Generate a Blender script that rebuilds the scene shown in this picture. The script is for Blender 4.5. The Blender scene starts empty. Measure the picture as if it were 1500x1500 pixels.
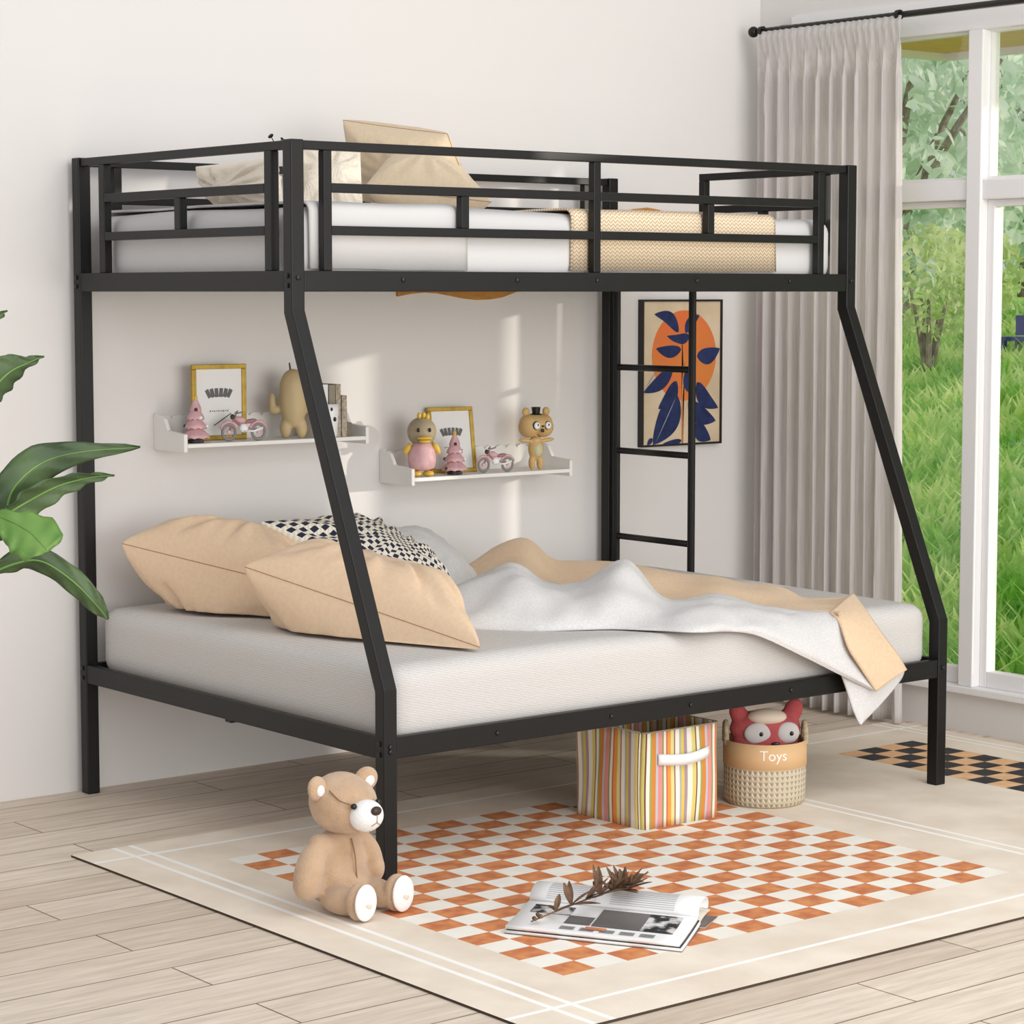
import bpy, bmesh, math, random
from mathutils import Vector, Matrix, noise
R = math.radians
random.seed(7)
COL = bpy.context.scene.collection

# ------------------------------------------------------------------ camera
F_PX, YAW, PITCH = 3510.36, 38.698, 5.262
CAM = Vector((-3.2687, -4.5648, 1.4309))
_a, _b = R(YAW), R(PITCH)
_fw = Vector((math.sin(_a)*math.cos(_b), math.cos(_a)*math.cos(_b), -math.sin(_b)))
_rt = Vector((math.cos(_a), -math.sin(_a), 0))
_up = _rt.cross(_fw)

def at(u, v, ax, val):
    """point where the sight line of a photo pixel meets a plane of the room"""
    r = _fw + _rt*((u-750)/F_PX) - _up*((v-750)/F_PX)
    i = 'xyz'.index(ax)
    t = (val-CAM[i])/r[i]
    return CAM + r*t

cam_d = bpy.data.cameras.new('camera')
cam = bpy.data.objects.new('camera', cam_d)
COL.objects.link(cam)
cam.location = CAM
cam.rotation_euler = (R(90-PITCH), 0, R(-YAW))
cam_d.sensor_width = 36
cam_d.sensor_fit = 'HORIZONTAL'
cam_d.lens = F_PX/1500*36
cam_d.clip_end = 200
bpy.context.scene.camera = cam

# ------------------------------------------------------------------ materials
def lin(c):
    out = []
    for x in c[:3]:
        x = x/255
        out.append(x/12.92 if x <= .04045 else ((x+.055)/1.055)**2.4)
    return (*out, 1)

def new_mat(name):
    m = bpy.data.materials.new(name)
    m.use_nodes = True
    nt = m.node_tree
    return m, nt, nt.nodes['Principled BSDF']

def N(nt, t, **kw):
    n = nt.nodes.new(t)
    for k, v in kw.items():
        setattr(n, k, v)
    return n

def mat(name, col, rough=.7, col2=None, scale=20, detail=3, bump=0, bscale=None, metal=0, spec=.5,
        stretch=(1, 1, 1), sheen=0, contrast=(.35, .65), coord='Object'):
    m, nt, b = new_mat(name)
    L = nt.links.new
    b.inputs['Base Color'].default_value = lin(col)
    b.inputs['Roughness'].default_value = rough
    b.inputs['Metallic'].default_value = metal
    b.inputs['Specular IOR Level'].default_value = spec
    if sheen:
        b.inputs['Sheen Weight'].default_value = sheen
    tc = N(nt, 'ShaderNodeTexCoord'); mp = N(nt, 'ShaderNodeMapping')
    mp.inputs['Scale'].default_value = stretch
    L(tc.outputs[coord], mp.inputs[0])
    if col2:
        nz = N(nt, 'ShaderNodeTexNoise'); nz.inputs['Scale'].default_value = scale; nz.inputs['Detail'].default_value = detail
        L(mp.outputs[0], nz.inputs['Vector'])
        cr = N(nt, 'ShaderNodeValToRGB')
        cr.color_ramp.elements[0].position = contrast[0]; cr.color_ramp.elements[1].position = contrast[1]
        cr.color_ramp.elements[0].color = lin(col); cr.color_ramp.elements[1].color = lin(col2)
        L(nz.outputs[0], cr.inputs[0]); L(cr.outputs[0], b.inputs['Base Color'])
    if bump:
        nb = N(nt, 'ShaderNodeTexNoise'); nb.inputs['Scale'].default_value = bscale or scale*4; nb.inputs['Detail'].default_value = 4
        L(mp.outputs[0], nb.inputs['Vector'])
        bp = N(nt, 'ShaderNodeBump'); bp.inputs['Strength'].default_value = bump; bp.inputs['Distance'].default_value = .01
        L(nb.outputs[0], bp.inputs['Height']); L(bp.outputs[0], b.inputs['Normal'])
    return m

def weave_mat(name, col, col2, sx=260, sz=260, bump=.3, rough=.9, diag=False, mixf=.5, sheen=.2):
    """woven cloth: two crossed fine waves"""
    m, nt, b = new_mat(name)
    L = nt.links.new
    tc = N(nt, 'ShaderNodeTexCoord'); mp = N(nt, 'ShaderNodeMapping')
    if diag:
        mp.inputs['Rotation'].default_value = (R(35), R(20), R(40))
    L(tc.outputs['Object'], mp.inputs[0])
    ws = []
    for d, s in (('X', sx), ('Z', sz), ('Y', sx)):
        w = N(nt, 'ShaderNodeTexWave', bands_direction=d)
        w.inputs['Scale'].default_value = s/10
        w.inputs['Distortion'].default_value = 1.5
        w.inputs['Detail'].default_value = 1
        L(mp.outputs[0], w.inputs['Vector']); ws.append(w)
    a1 = N(nt, 'ShaderNodeMath', operation='MULTIPLY'); L(ws[0].outputs['Fac'], a1.inputs[0]); L(ws[1].outputs['Fac'], a1.inputs[1])
    a2 = N(nt, 'ShaderNodeMath', operation='ADD'); L(a1.outputs[0], a2.inputs[0]); L(ws[2].outputs['Fac'], a2.inputs[1])
    a3 = N(nt, 'ShaderNodeMath', operation='MULTIPLY'); L(a2.outputs[0], a3.inputs[0]); a3.inputs[1].default_value = mixf
    nz = N(nt, 'ShaderNodeTexNoise'); nz.inputs['Scale'].default_value = 9
    L(mp.outputs[0], nz.inputs['Vector'])
    a4 = N(nt, 'ShaderNodeMath', operation='MULTIPLY_ADD'); L(nz.outputs[0], a4.inputs[0]); a4.inputs[1].default_value = .35; L(a3.outputs[0], a4.inputs[2])
    mx = N(nt, 'ShaderNodeMix', data_type='RGBA')
    L(a4.outputs[0], mx.inputs['Factor']); mx.inputs[6].default_value = lin(col); mx.inputs[7].default_value = lin(col2)
    L(mx.outputs[2], b.inputs['Base Color'])
    bp = N(nt, 'ShaderNodeBump'); bp.inputs['Strength'].default_value = bump; bp.inputs['Distance'].default_value = .002
    L(a2.outputs[0], bp.inputs['Height']); L(bp.outputs[0], b.inputs['Normal'])
    b.inputs['Roughness'].default_value = rough
    b.inputs['Sheen Weight'].default_value = sheen
    b.inputs['Specular IOR Level'].default_value = .2
    return m

M = {}
M['black'] = mat('black_powder_coat', (13, 12, 12), .42, spec=.36, bump=.04, bscale=900)
M['bolt'] = mat('dark_steel', (46, 46, 48), .3, metal=.7)
M['slat'] = mat('slat_metal', (30, 29, 28), .5)
M['wall'] = mat('wall_paint', (228, 224, 221), .9, bump=.02, bscale=300, spec=.2)
M['sheet'] = weave_mat('white_sheet', (226, 223, 220), (240, 238, 236), 700, 700, .15)
M['beige'] = mat('beige_cotton', (222, 193, 162), .9, col2=(227, 199, 168), scale=90, bump=.12, bscale=700, sheen=.15, spec=.2)
M['sand'] = mat('sand_cotton', (208, 188, 160), .9, col2=(213, 194, 166), scale=90, bump=.12, bscale=700, sheen=.15, spec=.2)
M['seam'] = mat('seam_thread', (168, 130, 100), .9)
M['tan'] = mat('tan_lining', (222, 193, 160), .9, col2=(228, 200, 168), scale=90, bump=.1, bscale=800, sheen=.15, spec=.2)
M['duvet'] = mat('grey_melange', (211, 209, 208), .95, col2=(225, 223, 222), scale=240, bump=.3, bscale=500, sheen=.1, spec=.15)
M['cream'] = weave_mat('cream_linen', (218, 205, 186), (234, 224, 208), 600, 600, .3)
M['white_wood'] = mat('white_painted_wood', (240, 238, 234), .45, spec=.4)
M['white_frame'] = mat('white_window_paint', (240, 238, 238), .5)
M['gold'] = mat('brushed_gold', (172, 140, 48), .38, col2=(196, 164, 70), scale=30, metal=.35)
M['paper'] = mat('paper_white', (240, 239, 238), .8)
M['ink'] = mat('grey_ink', (110, 108, 108), .9)
M['inkdark'] = mat('dark_ink', (44, 42, 42), .8, col2=(90, 88, 88), scale=60)
M['pink'] = mat('pink_resin', (206, 160, 166), .5, col2=(222, 180, 182), scale=40)
M['pinkdark'] = mat('dusty_pink', (170, 120, 128), .5)
M['greytyre'] = mat('grey_tyre', (138, 134, 132), .6)
M['yellow'] = mat('yellow_resin', (220, 184, 74), .45)
M['greywarm'] = mat('taupe_resin', (156, 142, 116), .6, col2=(166, 150, 124), scale=25)
M['wood_fig'] = mat('pale_carved_wood', (186, 164, 122), .55, col2=(202, 180, 138), scale=14, stretch=(1, 1, .2))
M['bearfig'] = mat('ochre_resin', (206, 168, 108), .5, col2=(216, 180, 122), scale=20)
M['bearbelly'] = mat('pale_green_belly', (206, 198, 158), .5)
M['blackgloss'] = mat('black_gloss', (14, 13, 13), .25)
M['white'] = mat('white_resin', (244, 244, 244), .4)
M['plush'] = mat('brown_plush', (190, 156, 124), .95, col2=(206, 174, 142), scale=22, bump=.5, bscale=420, sheen=.4)
M['plush_white'] = mat('white_plush', (246, 244, 242), .95, bump=.4, bscale=420, sheen=.3)
M['plush_seam'] = mat('plush_seam', (140, 108, 82), .95)
M['nose'] = mat('brown_nose', (58, 40, 32), .45)
M['redplush'] = mat('red_plush', (168, 72, 76), .95, col2=(180, 84, 86), scale=18, bump=.3, bscale=300)
M['greyfelt'] = mat('grey_felt', (196, 190, 188), .95)
M['creamfelt'] = mat('cream_felt', (222, 206, 188), .95)
M['basketband'] = mat('tan_band', (214, 176, 130), .8, bump=.1, bscale=300)
M['rope'] = mat('rope', (168, 150, 122), .9, col2=(196, 180, 152), scale=90, bump=.4, bscale=200)
M['curtainrod'] = mat('rod_metal', (40, 36, 36), .4, metal=.5)
M['frameblack'] = mat('black_frame', (34, 28, 26), .5)
M['canvas'] = mat('canvas_beige', (206, 184, 152), .85, col2=(222, 202, 172), scale=7)
M['artorange'] = mat('art_orange', (220, 132, 60), .85, col2=(226, 116, 60), scale=6)
M['navy'] = mat('art_navy', (22, 34, 78), .8, col2=(34, 50, 98), scale=25)
M['artline'] = mat('art_line', (150, 150, 160), .8)
M['brownleaf'] = mat('dried_leaf', (92, 66, 50), .8, col2=(128, 98, 74), scale=40)
M['wall_art'] = mat('amber_wood', (176, 112, 44), .6, col2=(206, 146, 66), scale=12, stretch=(1, 1, 3))
M['terracotta'] = mat('white_pot', (228, 226, 222), .5)
M['soil'] = mat('soil', (60, 46, 36), .95)
M['bark'] = mat('bark', (96, 84, 68), .9, col2=(150, 140, 124), scale=12, bump=.5)
M['blue'] = mat('blue_paint', (60, 70, 150), .6)
M['soffit'] = mat('soffit_board', (232, 172, 84), .6)
M['book_a'] = mat('book_grey', (150, 140, 124), .7)
M['book_b'] = mat('book_cream', (222, 214, 200), .7)
M['book_c'] = mat('book_speckle', (190, 178, 160), .7, col2=(150, 134, 116), scale=120)
M['book_d'] = mat('book_taupe', (128, 118, 104), .7)
M['rug_base'] = mat('rug_beige', (228, 213, 195), .95, col2=(242, 230, 214), scale=5, detail=6, bump=.1, bscale=300)
M['rug_off'] = mat('rug_offwhite', (240, 234, 224), .95, col2=(246, 242, 232), scale=12)
M['rug_orange'] = mat('rug_orange', (196, 116, 74), .95, col2=(222, 148, 92), scale=26, detail=5)
M['rug_black'] = mat('rug_black', (38, 38, 42), .95, col2=(58, 58, 60), scale=30)
M['rug_peach'] = mat('rug_peach', (226, 176, 128), .95, col2=(238, 196, 152), scale=26)
M['rug_line'] = mat('rug_line', (250, 248, 244), .95)
M['rug_edge'] = mat('rug_edge', (70, 58, 46), .95)

# houndstooth-like dotted weave
def dots_mat():
    m, nt, b = new_mat('navy_dotted_weave'); L = nt.links.new
    tc = N(nt, 'ShaderNodeTexCoord'); mp = N(nt, 'ShaderNodeMapping')
    mp.inputs['Scale'].default_value = (20, 20, 20)
    L(tc.outputs['UV'], mp.inputs[0])
    sp = N(nt, 'ShaderNodeSeparateXYZ'); L(mp.outputs[0], sp.inputs[0])
    def fr(sock, add=None):
        if add is not None:
            a = N(nt, 'ShaderNodeMath', operation='ADD'); L(sock, a.inputs[0]); L(add, a.inputs[1]); sock = a.outputs[0]
        f = N(nt, 'ShaderNodeMath', operation='FRACT'); L(sock, f.inputs[0])
        s = N(nt, 'ShaderNodeMath', operation='SUBTRACT'); L(f.outputs[0], s.inputs[0]); s.inputs[1].default_value = .5
        q = N(nt, 'ShaderNodeMath', operation='ABSOLUTE'); L(s.outputs[0], q.inputs[0])
        return q.outputs[0]
    fl = N(nt, 'ShaderNodeMath', operation='FLOOR'); L(sp.outputs[1], fl.inputs[0])
    hf = N(nt, 'ShaderNodeMath', operation='MULTIPLY'); L(fl.outputs[0], hf.inputs[0]); hf.inputs[1].default_value = .5
    ax = fr(sp.outputs[0], hf.outputs[0]); ay = fr(sp.outputs[1])
    ax2 = N(nt, 'ShaderNodeMath', operation='MULTIPLY'); L(ax, ax2.inputs[0]); ax2.inputs[1].default_value = 1.35
    mxm = N(nt, 'ShaderNodeMath', operation='MAXIMUM'); L(ax2.outputs[0], mxm.inputs[0]); L(ay, mxm.inputs[1])
    lt = N(nt, 'ShaderNodeMath', operation='LESS_THAN'); L(mxm.outputs[0], lt.inputs[0]); lt.inputs[1].default_value = .37
    w = N(nt, 'ShaderNodeTexWave', bands_direction='DIAGONAL'); w.inputs['Scale'].default_value = 1.2; L(mp.outputs[0], w.inputs['Vector'])
    cr = N(nt, 'ShaderNodeMix', data_type='RGBA'); L(w.outputs['Fac'], cr.inputs['Factor'])
    cr.inputs[6].default_value = lin((232, 222, 200)); cr.inputs[7].default_value = lin((246, 242, 232))
    mx = N(nt, 'ShaderNodeMix', data_type='RGBA'); L(lt.outputs[0], mx.inputs['Factor'])
    L(cr.outputs[2], mx.inputs[6]); mx.inputs[7].default_value = lin((36, 38, 62))
    L(mx.outputs[2], b.inputs['Base Color']); b.inputs['Roughness'].default_value = .9
    return m
M['dots'] = dots_mat()

def herring_mat():
    m, nt, b = new_mat('herringbone_knit'); L = nt.links.new
    tc = N(nt, 'ShaderNodeTexCoord'); mp = N(nt, 'ShaderNodeMapping')
    L(tc.outputs['UV'], mp.inputs[0])
    sp = N(nt, 'ShaderNodeSeparateXYZ'); L(mp.outputs[0], sp.inputs[0])
    # zig-zag: fract( v*k + |fract(u*n)-.5|*c )
    u = N(nt, 'ShaderNodeMath', operation='MULTIPLY'); L(sp.outputs[0], u.inputs[0]); u.inputs[1].default_value = 62
    f = N(nt, 'ShaderNodeMath', operation='FRACT'); L(u.outputs[0], f.inputs[0])
    s = N(nt, 'ShaderNodeMath', operation='SUBTRACT'); L(f.outputs[0], s.inputs[0]); s.inputs[1].default_value = .5
    q = N(nt, 'ShaderNodeMath', operation='ABSOLUTE'); L(s.outputs[0], q.inputs[0])
    v = N(nt, 'ShaderNodeMath', operation='MULTIPLY'); L(sp.outputs[1], v.inputs[0]); v.inputs[1].default_value = 95
    a = N(nt, 'ShaderNodeMath', operation='MULTIPLY_ADD'); L(q.outputs[0], a.inputs[0]); a.inputs[1].default_value = 1.6; L(v.outputs[0], a.inputs[2])
    g = N(nt, 'ShaderNodeMath', operation='FRACT'); L(a.outputs[0], g.inputs[0])
    cr = N(nt, 'ShaderNodeValToRGB'); cr.color_ramp.elements[0].position = .1; cr.color_ramp.elements[1].position = .55
    cr.color_ramp.elements[0].color = lin((186, 152, 112)); cr.color_ramp.elements[1].color = lin((243, 226, 200))
    L(g.outputs[0], cr.inputs[0]); L(cr.outputs[0], b.inputs['Base Color']); b.inputs['Roughness'].default_value = .95
    bp = N(nt, 'ShaderNodeBump'); bp.inputs['Strength'].default_value = .6; bp.inputs['Distance'].default_value = .003
    L(g.outputs[0], bp.inputs['Height']); L(bp.outputs[0], b.inputs['Normal'])
    return m
M['knit'] = herring_mat()

def mattress_mat(name, c1, c2, rot, s=42, st=.5):
    m, nt, b = new_mat(name); L = nt.links.new
    tc = N(nt, 'ShaderNodeTexCoord'); mp = N(nt, 'ShaderNodeMapping'); mp.inputs['Rotation'].default_value = rot
    L(tc.outputs['Object'], mp.inputs[0])
    w = N(nt, 'ShaderNodeTexWave', bands_direction='Z'); w.inputs['Scale'].default_value = s; w.inputs['Distortion'].default_value = 4
    w.inputs['Detail'].default_value = 2; w.inputs['Detail Scale'].default_value = 3
    L(mp.outputs[0], w.inputs['Vector'])
    mx = N(nt, 'ShaderNodeMix', data_type='RGBA'); L(w.outputs['Fac'], mx.inputs['Factor'])
    mx.inputs[6].default_value = lin(c1); mx.inputs[7].default_value = lin(c2)
    L(mx.outputs[2], b.inputs['Base Color']); b.inputs['Roughness'].default_value = .95; b.inputs['Specular IOR Level'].default_value = .2
    bp = N(nt, 'ShaderNodeBump'); bp.inputs['Strength'].default_value = st; bp.inputs['Distance'].default_value = .004
    L(w.outputs['Fac'], bp.inputs['Height']); L(bp.outputs[0], b.inputs['Normal'])
    return m
M['mattress'] = mattress_mat('ribbed_white_cover', (198, 194, 190), (210, 207, 204), (0, R(-14), 0), 52, .10)
M['mattress_up'] = mat('smooth_white_cover', (214, 212, 211), .9, bump=.05, bscale=200)

def floor_mat():
    m, nt, b = new_mat('pale_oak_planks'); L = nt.links.new
    tc = N(nt, 'ShaderNodeTexCoord'); mp = N(nt, 'ShaderNodeMapping'); L(tc.outputs['Object'], mp.inputs[0])
    mp.inputs['Location'].default_value = (.33, .06, 0)
    br = N(nt, 'ShaderNodeTexBrick'); L(mp.outputs[0], br.inputs['Vector'])
    br.inputs['Scale'].default_value = 1; br.inputs['Brick Width'].default_value = 1.05; br.inputs['Row Height'].default_value = .165
    br.inputs['Mortar Size'].default_value = .0022; br.inputs['Mortar Smooth'].default_value = .2
    br.offset = .37; br.inputs['Color1'].default_value = lin((214, 198, 180)); br.inputs['Color2'].default_value = lin((232, 218, 202))
    br.inputs['Mortar'].default_value = lin((120, 102, 84)); br.inputs['Bias'].default_value = .1
    mp2 = N(nt, 'ShaderNodeMapping'); mp2.inputs['Scale'].default_value = (1.2, 13, 1); L(tc.outputs['Object'], mp2.inputs[0])
    nz = N(nt, 'ShaderNodeTexNoise'); nz.inputs['Scale'].default_value = 3.2; nz.inputs['Detail'].default_value = 8; nz.inputs['Roughness'].default_value = .65
    L(mp2.outputs[0], nz.inputs['Vector'])
    cr = N(nt, 'ShaderNodeValToRGB'); cr.color_ramp.elements[0].position = .3; cr.color_ramp.elements[1].position = .68
    cr.color_ramp.elements[0].color = (.70, .67, .64, 1); cr.color_ramp.elements[1].color = (1.08, 1.07, 1.06, 1)
    L(nz.outputs[0], cr.inputs[0])
    mu = N(nt, 'ShaderNodeMix', data_type='RGBA', blend_type='MULTIPLY'); mu.inputs['Factor'].default_value = .8
    L(br.outputs['Color'], mu.inputs[6]); L(cr.outputs[0], mu.inputs[7])
    L(mu.outputs[2], b.inputs['Base Color']); b.inputs['Roughness'].default_value = .55; b.inputs['Specular IOR Level'].default_value = .3
    bp = N(nt, 'ShaderNodeBump'); bp.inputs['Strength'].default_value = .15; bp.inputs['Distance'].default_value = .004
    L(nz.outputs[0], bp.inputs['Height']); L(bp.outputs[0], b.inputs['Normal'])
    return m
M['floor'] = floor_mat()

def stripe_mat():
    m, nt, b = new_mat('striped_canvas'); L = nt.links.new
    tc = N(nt, 'ShaderNodeTexCoord'); sp = N(nt, 'ShaderNodeSeparateXYZ'); L(tc.outputs['UV'], sp.inputs[0])
    mul = N(nt, 'ShaderNodeMath', operation='MULTIPLY'); L(sp.outputs[0], mul.inputs[0]); mul.inputs[1].default_value = 5.6
    fr = N(nt, 'ShaderNodeMath', operation='FRACT'); L(mul.outputs[0], fr.inputs[0])
    cr = N(nt, 'ShaderNodeValToRGB'); cr.color_ramp.interpolation = 'CONSTANT'
    seq = [((222, 208, 120), .07), ((120, 70, 66), .02), ((240, 236, 222), .06), ((160, 168, 90), .04), ((214, 138, 62), .08), ((196, 194, 204), .05),
           ((222, 148, 138), .09), ((140, 150, 96), .03), ((238, 232, 214), .05), ((208, 110, 90), .03), ((232, 160, 70), .07), ((226, 218, 150), .07),
           ((150, 92, 84), .02), ((244, 240, 230), .08), ((182, 182, 170), .04), ((224, 200, 90), .05), ((172, 150, 160), .06), ((238, 234, 220), .09)]
    e = cr.color_ramp.elements; pos = 0
    for i, (c, w) in enumerate(seq):
        if i < 2: el = e[i]; el.position = pos
        else: el = e.new(min(pos, .999))
        el.color = lin(c); pos += w
    L(fr.outputs[0], cr.inputs[0]); L(cr.outputs[0], b.inputs['Base Color']); b.inputs['Roughness'].default_value = .85
    nb = N(nt, 'ShaderNodeTexNoise'); nb.inputs['Scale'].default_value = 14; L(tc.outputs['Object'], nb.inputs['Vector'])
    bp = N(nt, 'ShaderNodeBump'); bp.inputs['Strength'].default_value = .3; bp.inputs['Distance'].default_value = .02
    L(nb.outputs[0], bp.inputs['Height']); L(bp.outputs[0], b.inputs['Normal'])
    return m
M['stripe'] = stripe_mat()

def knitrope_mat():
    m, nt, b = new_mat('crochet_rope'); L = nt.links.new
    tc = N(nt, 'ShaderNodeTexCoord'); sp = N(nt, 'ShaderNodeSeparateXYZ'); L(tc.outputs['UV'], sp.inputs[0])
    a = N(nt, 'ShaderNodeMath', operation='MULTIPLY'); L(sp.outputs[0], a.inputs[0]); a.inputs[1].default_value = 46
    f = N(nt, 'ShaderNodeMath', operation='FRACT'); L(a.outputs[0], f.inputs[0])
    s = N(nt, 'ShaderNodeMath', operation='SUBTRACT'); L(f.outputs[0], s.inputs[0]); s.inputs[1].default_value = .5
    q = N(nt, 'ShaderNodeMath', operation='ABSOLUTE'); L(s.outputs[0], q.inputs[0])
    v = N(nt, 'ShaderNodeMath', operation='MULTIPLY'); L(sp.outputs[1], v.inputs[0]); v.inputs[1].default_value = 13
    z = N(nt, 'ShaderNodeMath', operation='ADD'); L(q.outputs[0], z.inputs[0]); L(v.outputs[0], z.inputs[1])
    g = N(nt, 'ShaderNodeMath', operation='FRACT'); L(z.outputs[0], g.inputs[0])
    p = N(nt, 'ShaderNodeMath', operation='PINGPONG'); L(g.outputs[0], p.inputs[0]); p.inputs[1].default_value = .5
    h = N(nt, 'ShaderNodeMath', operation='MULTIPLY_ADD'); L(q.outputs[0], h.inputs[0]); h.inputs[1].default_value = -1.0; L(p.outputs[0], h.inputs[2])
    cr = N(nt, 'ShaderNodeValToRGB'); cr.color_ramp.elements[0].position = 0; cr.color_ramp.elements[1].position = .3
    cr.color_ramp.elements[0].color = lin((164, 148, 120)); cr.color_ramp.elements[1].color = lin((214, 202, 178))
    ad = N(nt, 'ShaderNodeMath', operation='ADD'); L(h.outputs[0], ad.inputs[0]); ad.inputs[1].default_value = .3
    L(ad.outputs[0], cr.inputs[0]); L(cr.outputs[0], b.inputs['Base Color']); b.inputs['Roughness'].default_value = .9
    bp = N(nt, 'ShaderNodeBump'); bp.inputs['Strength'].default_value = .8; bp.inputs['Distance'].default_value = .006
    L(ad.outputs[0], bp.inputs['Height']); L(bp.outputs[0], b.inputs['Normal'])
    return m
M['crochet'] = knitrope_mat()

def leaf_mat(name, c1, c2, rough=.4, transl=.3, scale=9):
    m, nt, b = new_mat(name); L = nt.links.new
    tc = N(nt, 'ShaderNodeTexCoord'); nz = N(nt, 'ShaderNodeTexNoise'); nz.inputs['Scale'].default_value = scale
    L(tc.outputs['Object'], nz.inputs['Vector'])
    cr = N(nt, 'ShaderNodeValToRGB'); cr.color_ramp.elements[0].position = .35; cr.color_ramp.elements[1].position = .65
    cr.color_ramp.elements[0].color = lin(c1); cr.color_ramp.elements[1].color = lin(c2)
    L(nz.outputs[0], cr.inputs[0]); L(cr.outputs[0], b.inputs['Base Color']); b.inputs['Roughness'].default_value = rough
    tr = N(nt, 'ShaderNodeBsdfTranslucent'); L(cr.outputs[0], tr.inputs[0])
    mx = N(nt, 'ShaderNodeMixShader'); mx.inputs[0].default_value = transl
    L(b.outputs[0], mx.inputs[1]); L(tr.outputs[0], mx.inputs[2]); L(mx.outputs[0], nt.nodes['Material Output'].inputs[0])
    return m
M['leaf_dark'] = leaf_mat('banana_leaf', (66, 88, 54), (100, 126, 80))
M['leaf_light'] = leaf_mat('young_leaf', (110, 158, 74), (150, 190, 104))
M['grass'] = leaf_mat('lawn_grass', (146, 212, 80), (244, 255, 176), .6, .55, 3.0)
M['tree_a'] = leaf_mat('hazy_green_leaf', (184, 212, 182), (252, 255, 248), .6, .5, 2.6)  # washed-out daylight haze is put into these leaf colours and the next
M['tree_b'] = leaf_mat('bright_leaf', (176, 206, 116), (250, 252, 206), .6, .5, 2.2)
M['ground'] = mat('lawn_ground', (150, 212, 80), .95, col2=(206, 240, 120), scale=3)

def glass_mat():
    m, nt, b = new_mat('window_glass'); L = nt.links.new
    t = N(nt, 'ShaderNodeBsdfTransparent'); t.inputs[0].default_value = (.97, .98, .97, 1)
    g = N(nt, 'ShaderNodeBsdfGlossy'); g.inputs['Roughness'].default_value = .02
    mx = N(nt, 'ShaderNodeMixShader'); mx.inputs[0].default_value = .06
    L(t.outputs[0], mx.inputs[1]); L(g.outputs[0], mx.inputs[2]); L(mx.outputs[0], nt.nodes['Material Output'].inputs[0])
    return m
M['glass'] = glass_mat()

def curtain_mat():
    m, nt, b = new_mat('grey_linen_curtain'); L = nt.links.new
    tc = N(nt, 'ShaderNodeTexCoord'); mp = N(nt, 'ShaderNodeMapping'); mp.inputs['Scale'].default_value = (60, 60, 2); L(tc.outputs['Object'], mp.inputs[0])
    nz = N(nt, 'ShaderNodeTexNoise'); nz.inputs['Scale'].default_value = 3; nz.inputs['Detail'].default_value = 6; L(mp.outputs[0], nz.inputs['Vector'])
    cr = N(nt, 'ShaderNodeValToRGB'); cr.color_ramp.elements[0].position = .3; cr.color_ramp.elements[1].position = .7
    cr.color_ramp.elements[0].color = lin((226, 220, 217)); cr.color_ramp.elements[1].color = lin((242, 238, 236))
    L(nz.outputs[0], cr.inputs[0]); L(cr.outputs[0], b.inputs['Base Color']); b.inputs['Roughness'].default_value = .95; b.inputs['Specular IOR Level'].default_value = .1
    tr = N(nt, 'ShaderNodeBsdfTranslucent'); L(cr.outputs[0], tr.inputs[0])
    mx = N(nt, 'ShaderNodeMixShader'); mx.inputs[0].default_value = .4
    L(b.outputs[0], mx.inputs[1]); L(tr.outputs[0], mx.inputs[2]); L(mx.outputs[0], nt.nodes['Material Output'].inputs[0])
    return m
M['curtain'] = curtain_mat()

# ------------------------------------------------------------------ object helpers
def link(name, me, m=None, parent=None, smooth=False, bevel=0, solid=0, sub=0):
    ms = m if isinstance(m, (list, tuple)) else [m]
    for x in ms:
        if x: me.materials.append(x)
    if smooth:
        for p in me.polygons: p.use_smooth = True
    o = bpy.data.objects.new(name, me); COL.objects.link(o)
    if parent: o.parent = parent
    if solid:
        s = o.modifiers.new('solid', 'SOLIDIFY'); s.thickness = solid; s.offset = -1
    if sub:
        s = o.modifiers.new('sub', 'SUBSURF'); s.levels = sub; s.render_levels = sub
    if bevel:
        b = o.modifiers.new('bevel', 'BEVEL'); b.width = bevel; b.segments = 2; b.limit_method = 'ANGLE'; b.angle_limit = R(40)
    return o

def obj(name, bm, m, parent=None, **kw):
    me = bpy.data.meshes.new(name); bm.normal_update(); bm.to_mesh(me); bm.free()
    return link(name, me, m, parent, **kw)

def tag(o, label, cat, group=None):
    o['label'] = label; o['category'] = cat
    if group: o['group'] = group
    return o

def empty(name, label, cat, loc=(0, 0, 0), rz=0, group=None):
    o = bpy.data.objects.new(name, None); COL.objects.link(o)
    o.location = loc; o.rotation_euler = (0, 0, rz); o.empty_display_size = .05
    return tag(o, label, cat, group)

def struct(o):
    o['kind'] = 'structure'; return o

def box(bm, x0, x1, y0, y1, z0, z1, mtx=None):
    vs = [bm.verts.new((x, y, z)) for x in (x0, x1) for y in (y0, y1) for z in (z0, z1)]
    for f in ((0, 1, 3, 2), (4, 6, 7, 5), (0, 4, 5, 1), (2, 3, 7, 6), (0, 2, 6, 4), (1, 5, 7, 3)):
        bm.faces.new([vs[i] for i in f])
    if mtx:
        for v in vs: v.co = mtx @ v.co
    return vs

def B(*a, mtx=None):
    bm = bmesh.new(); box(bm, *a, mtx=mtx); return bm

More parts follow.
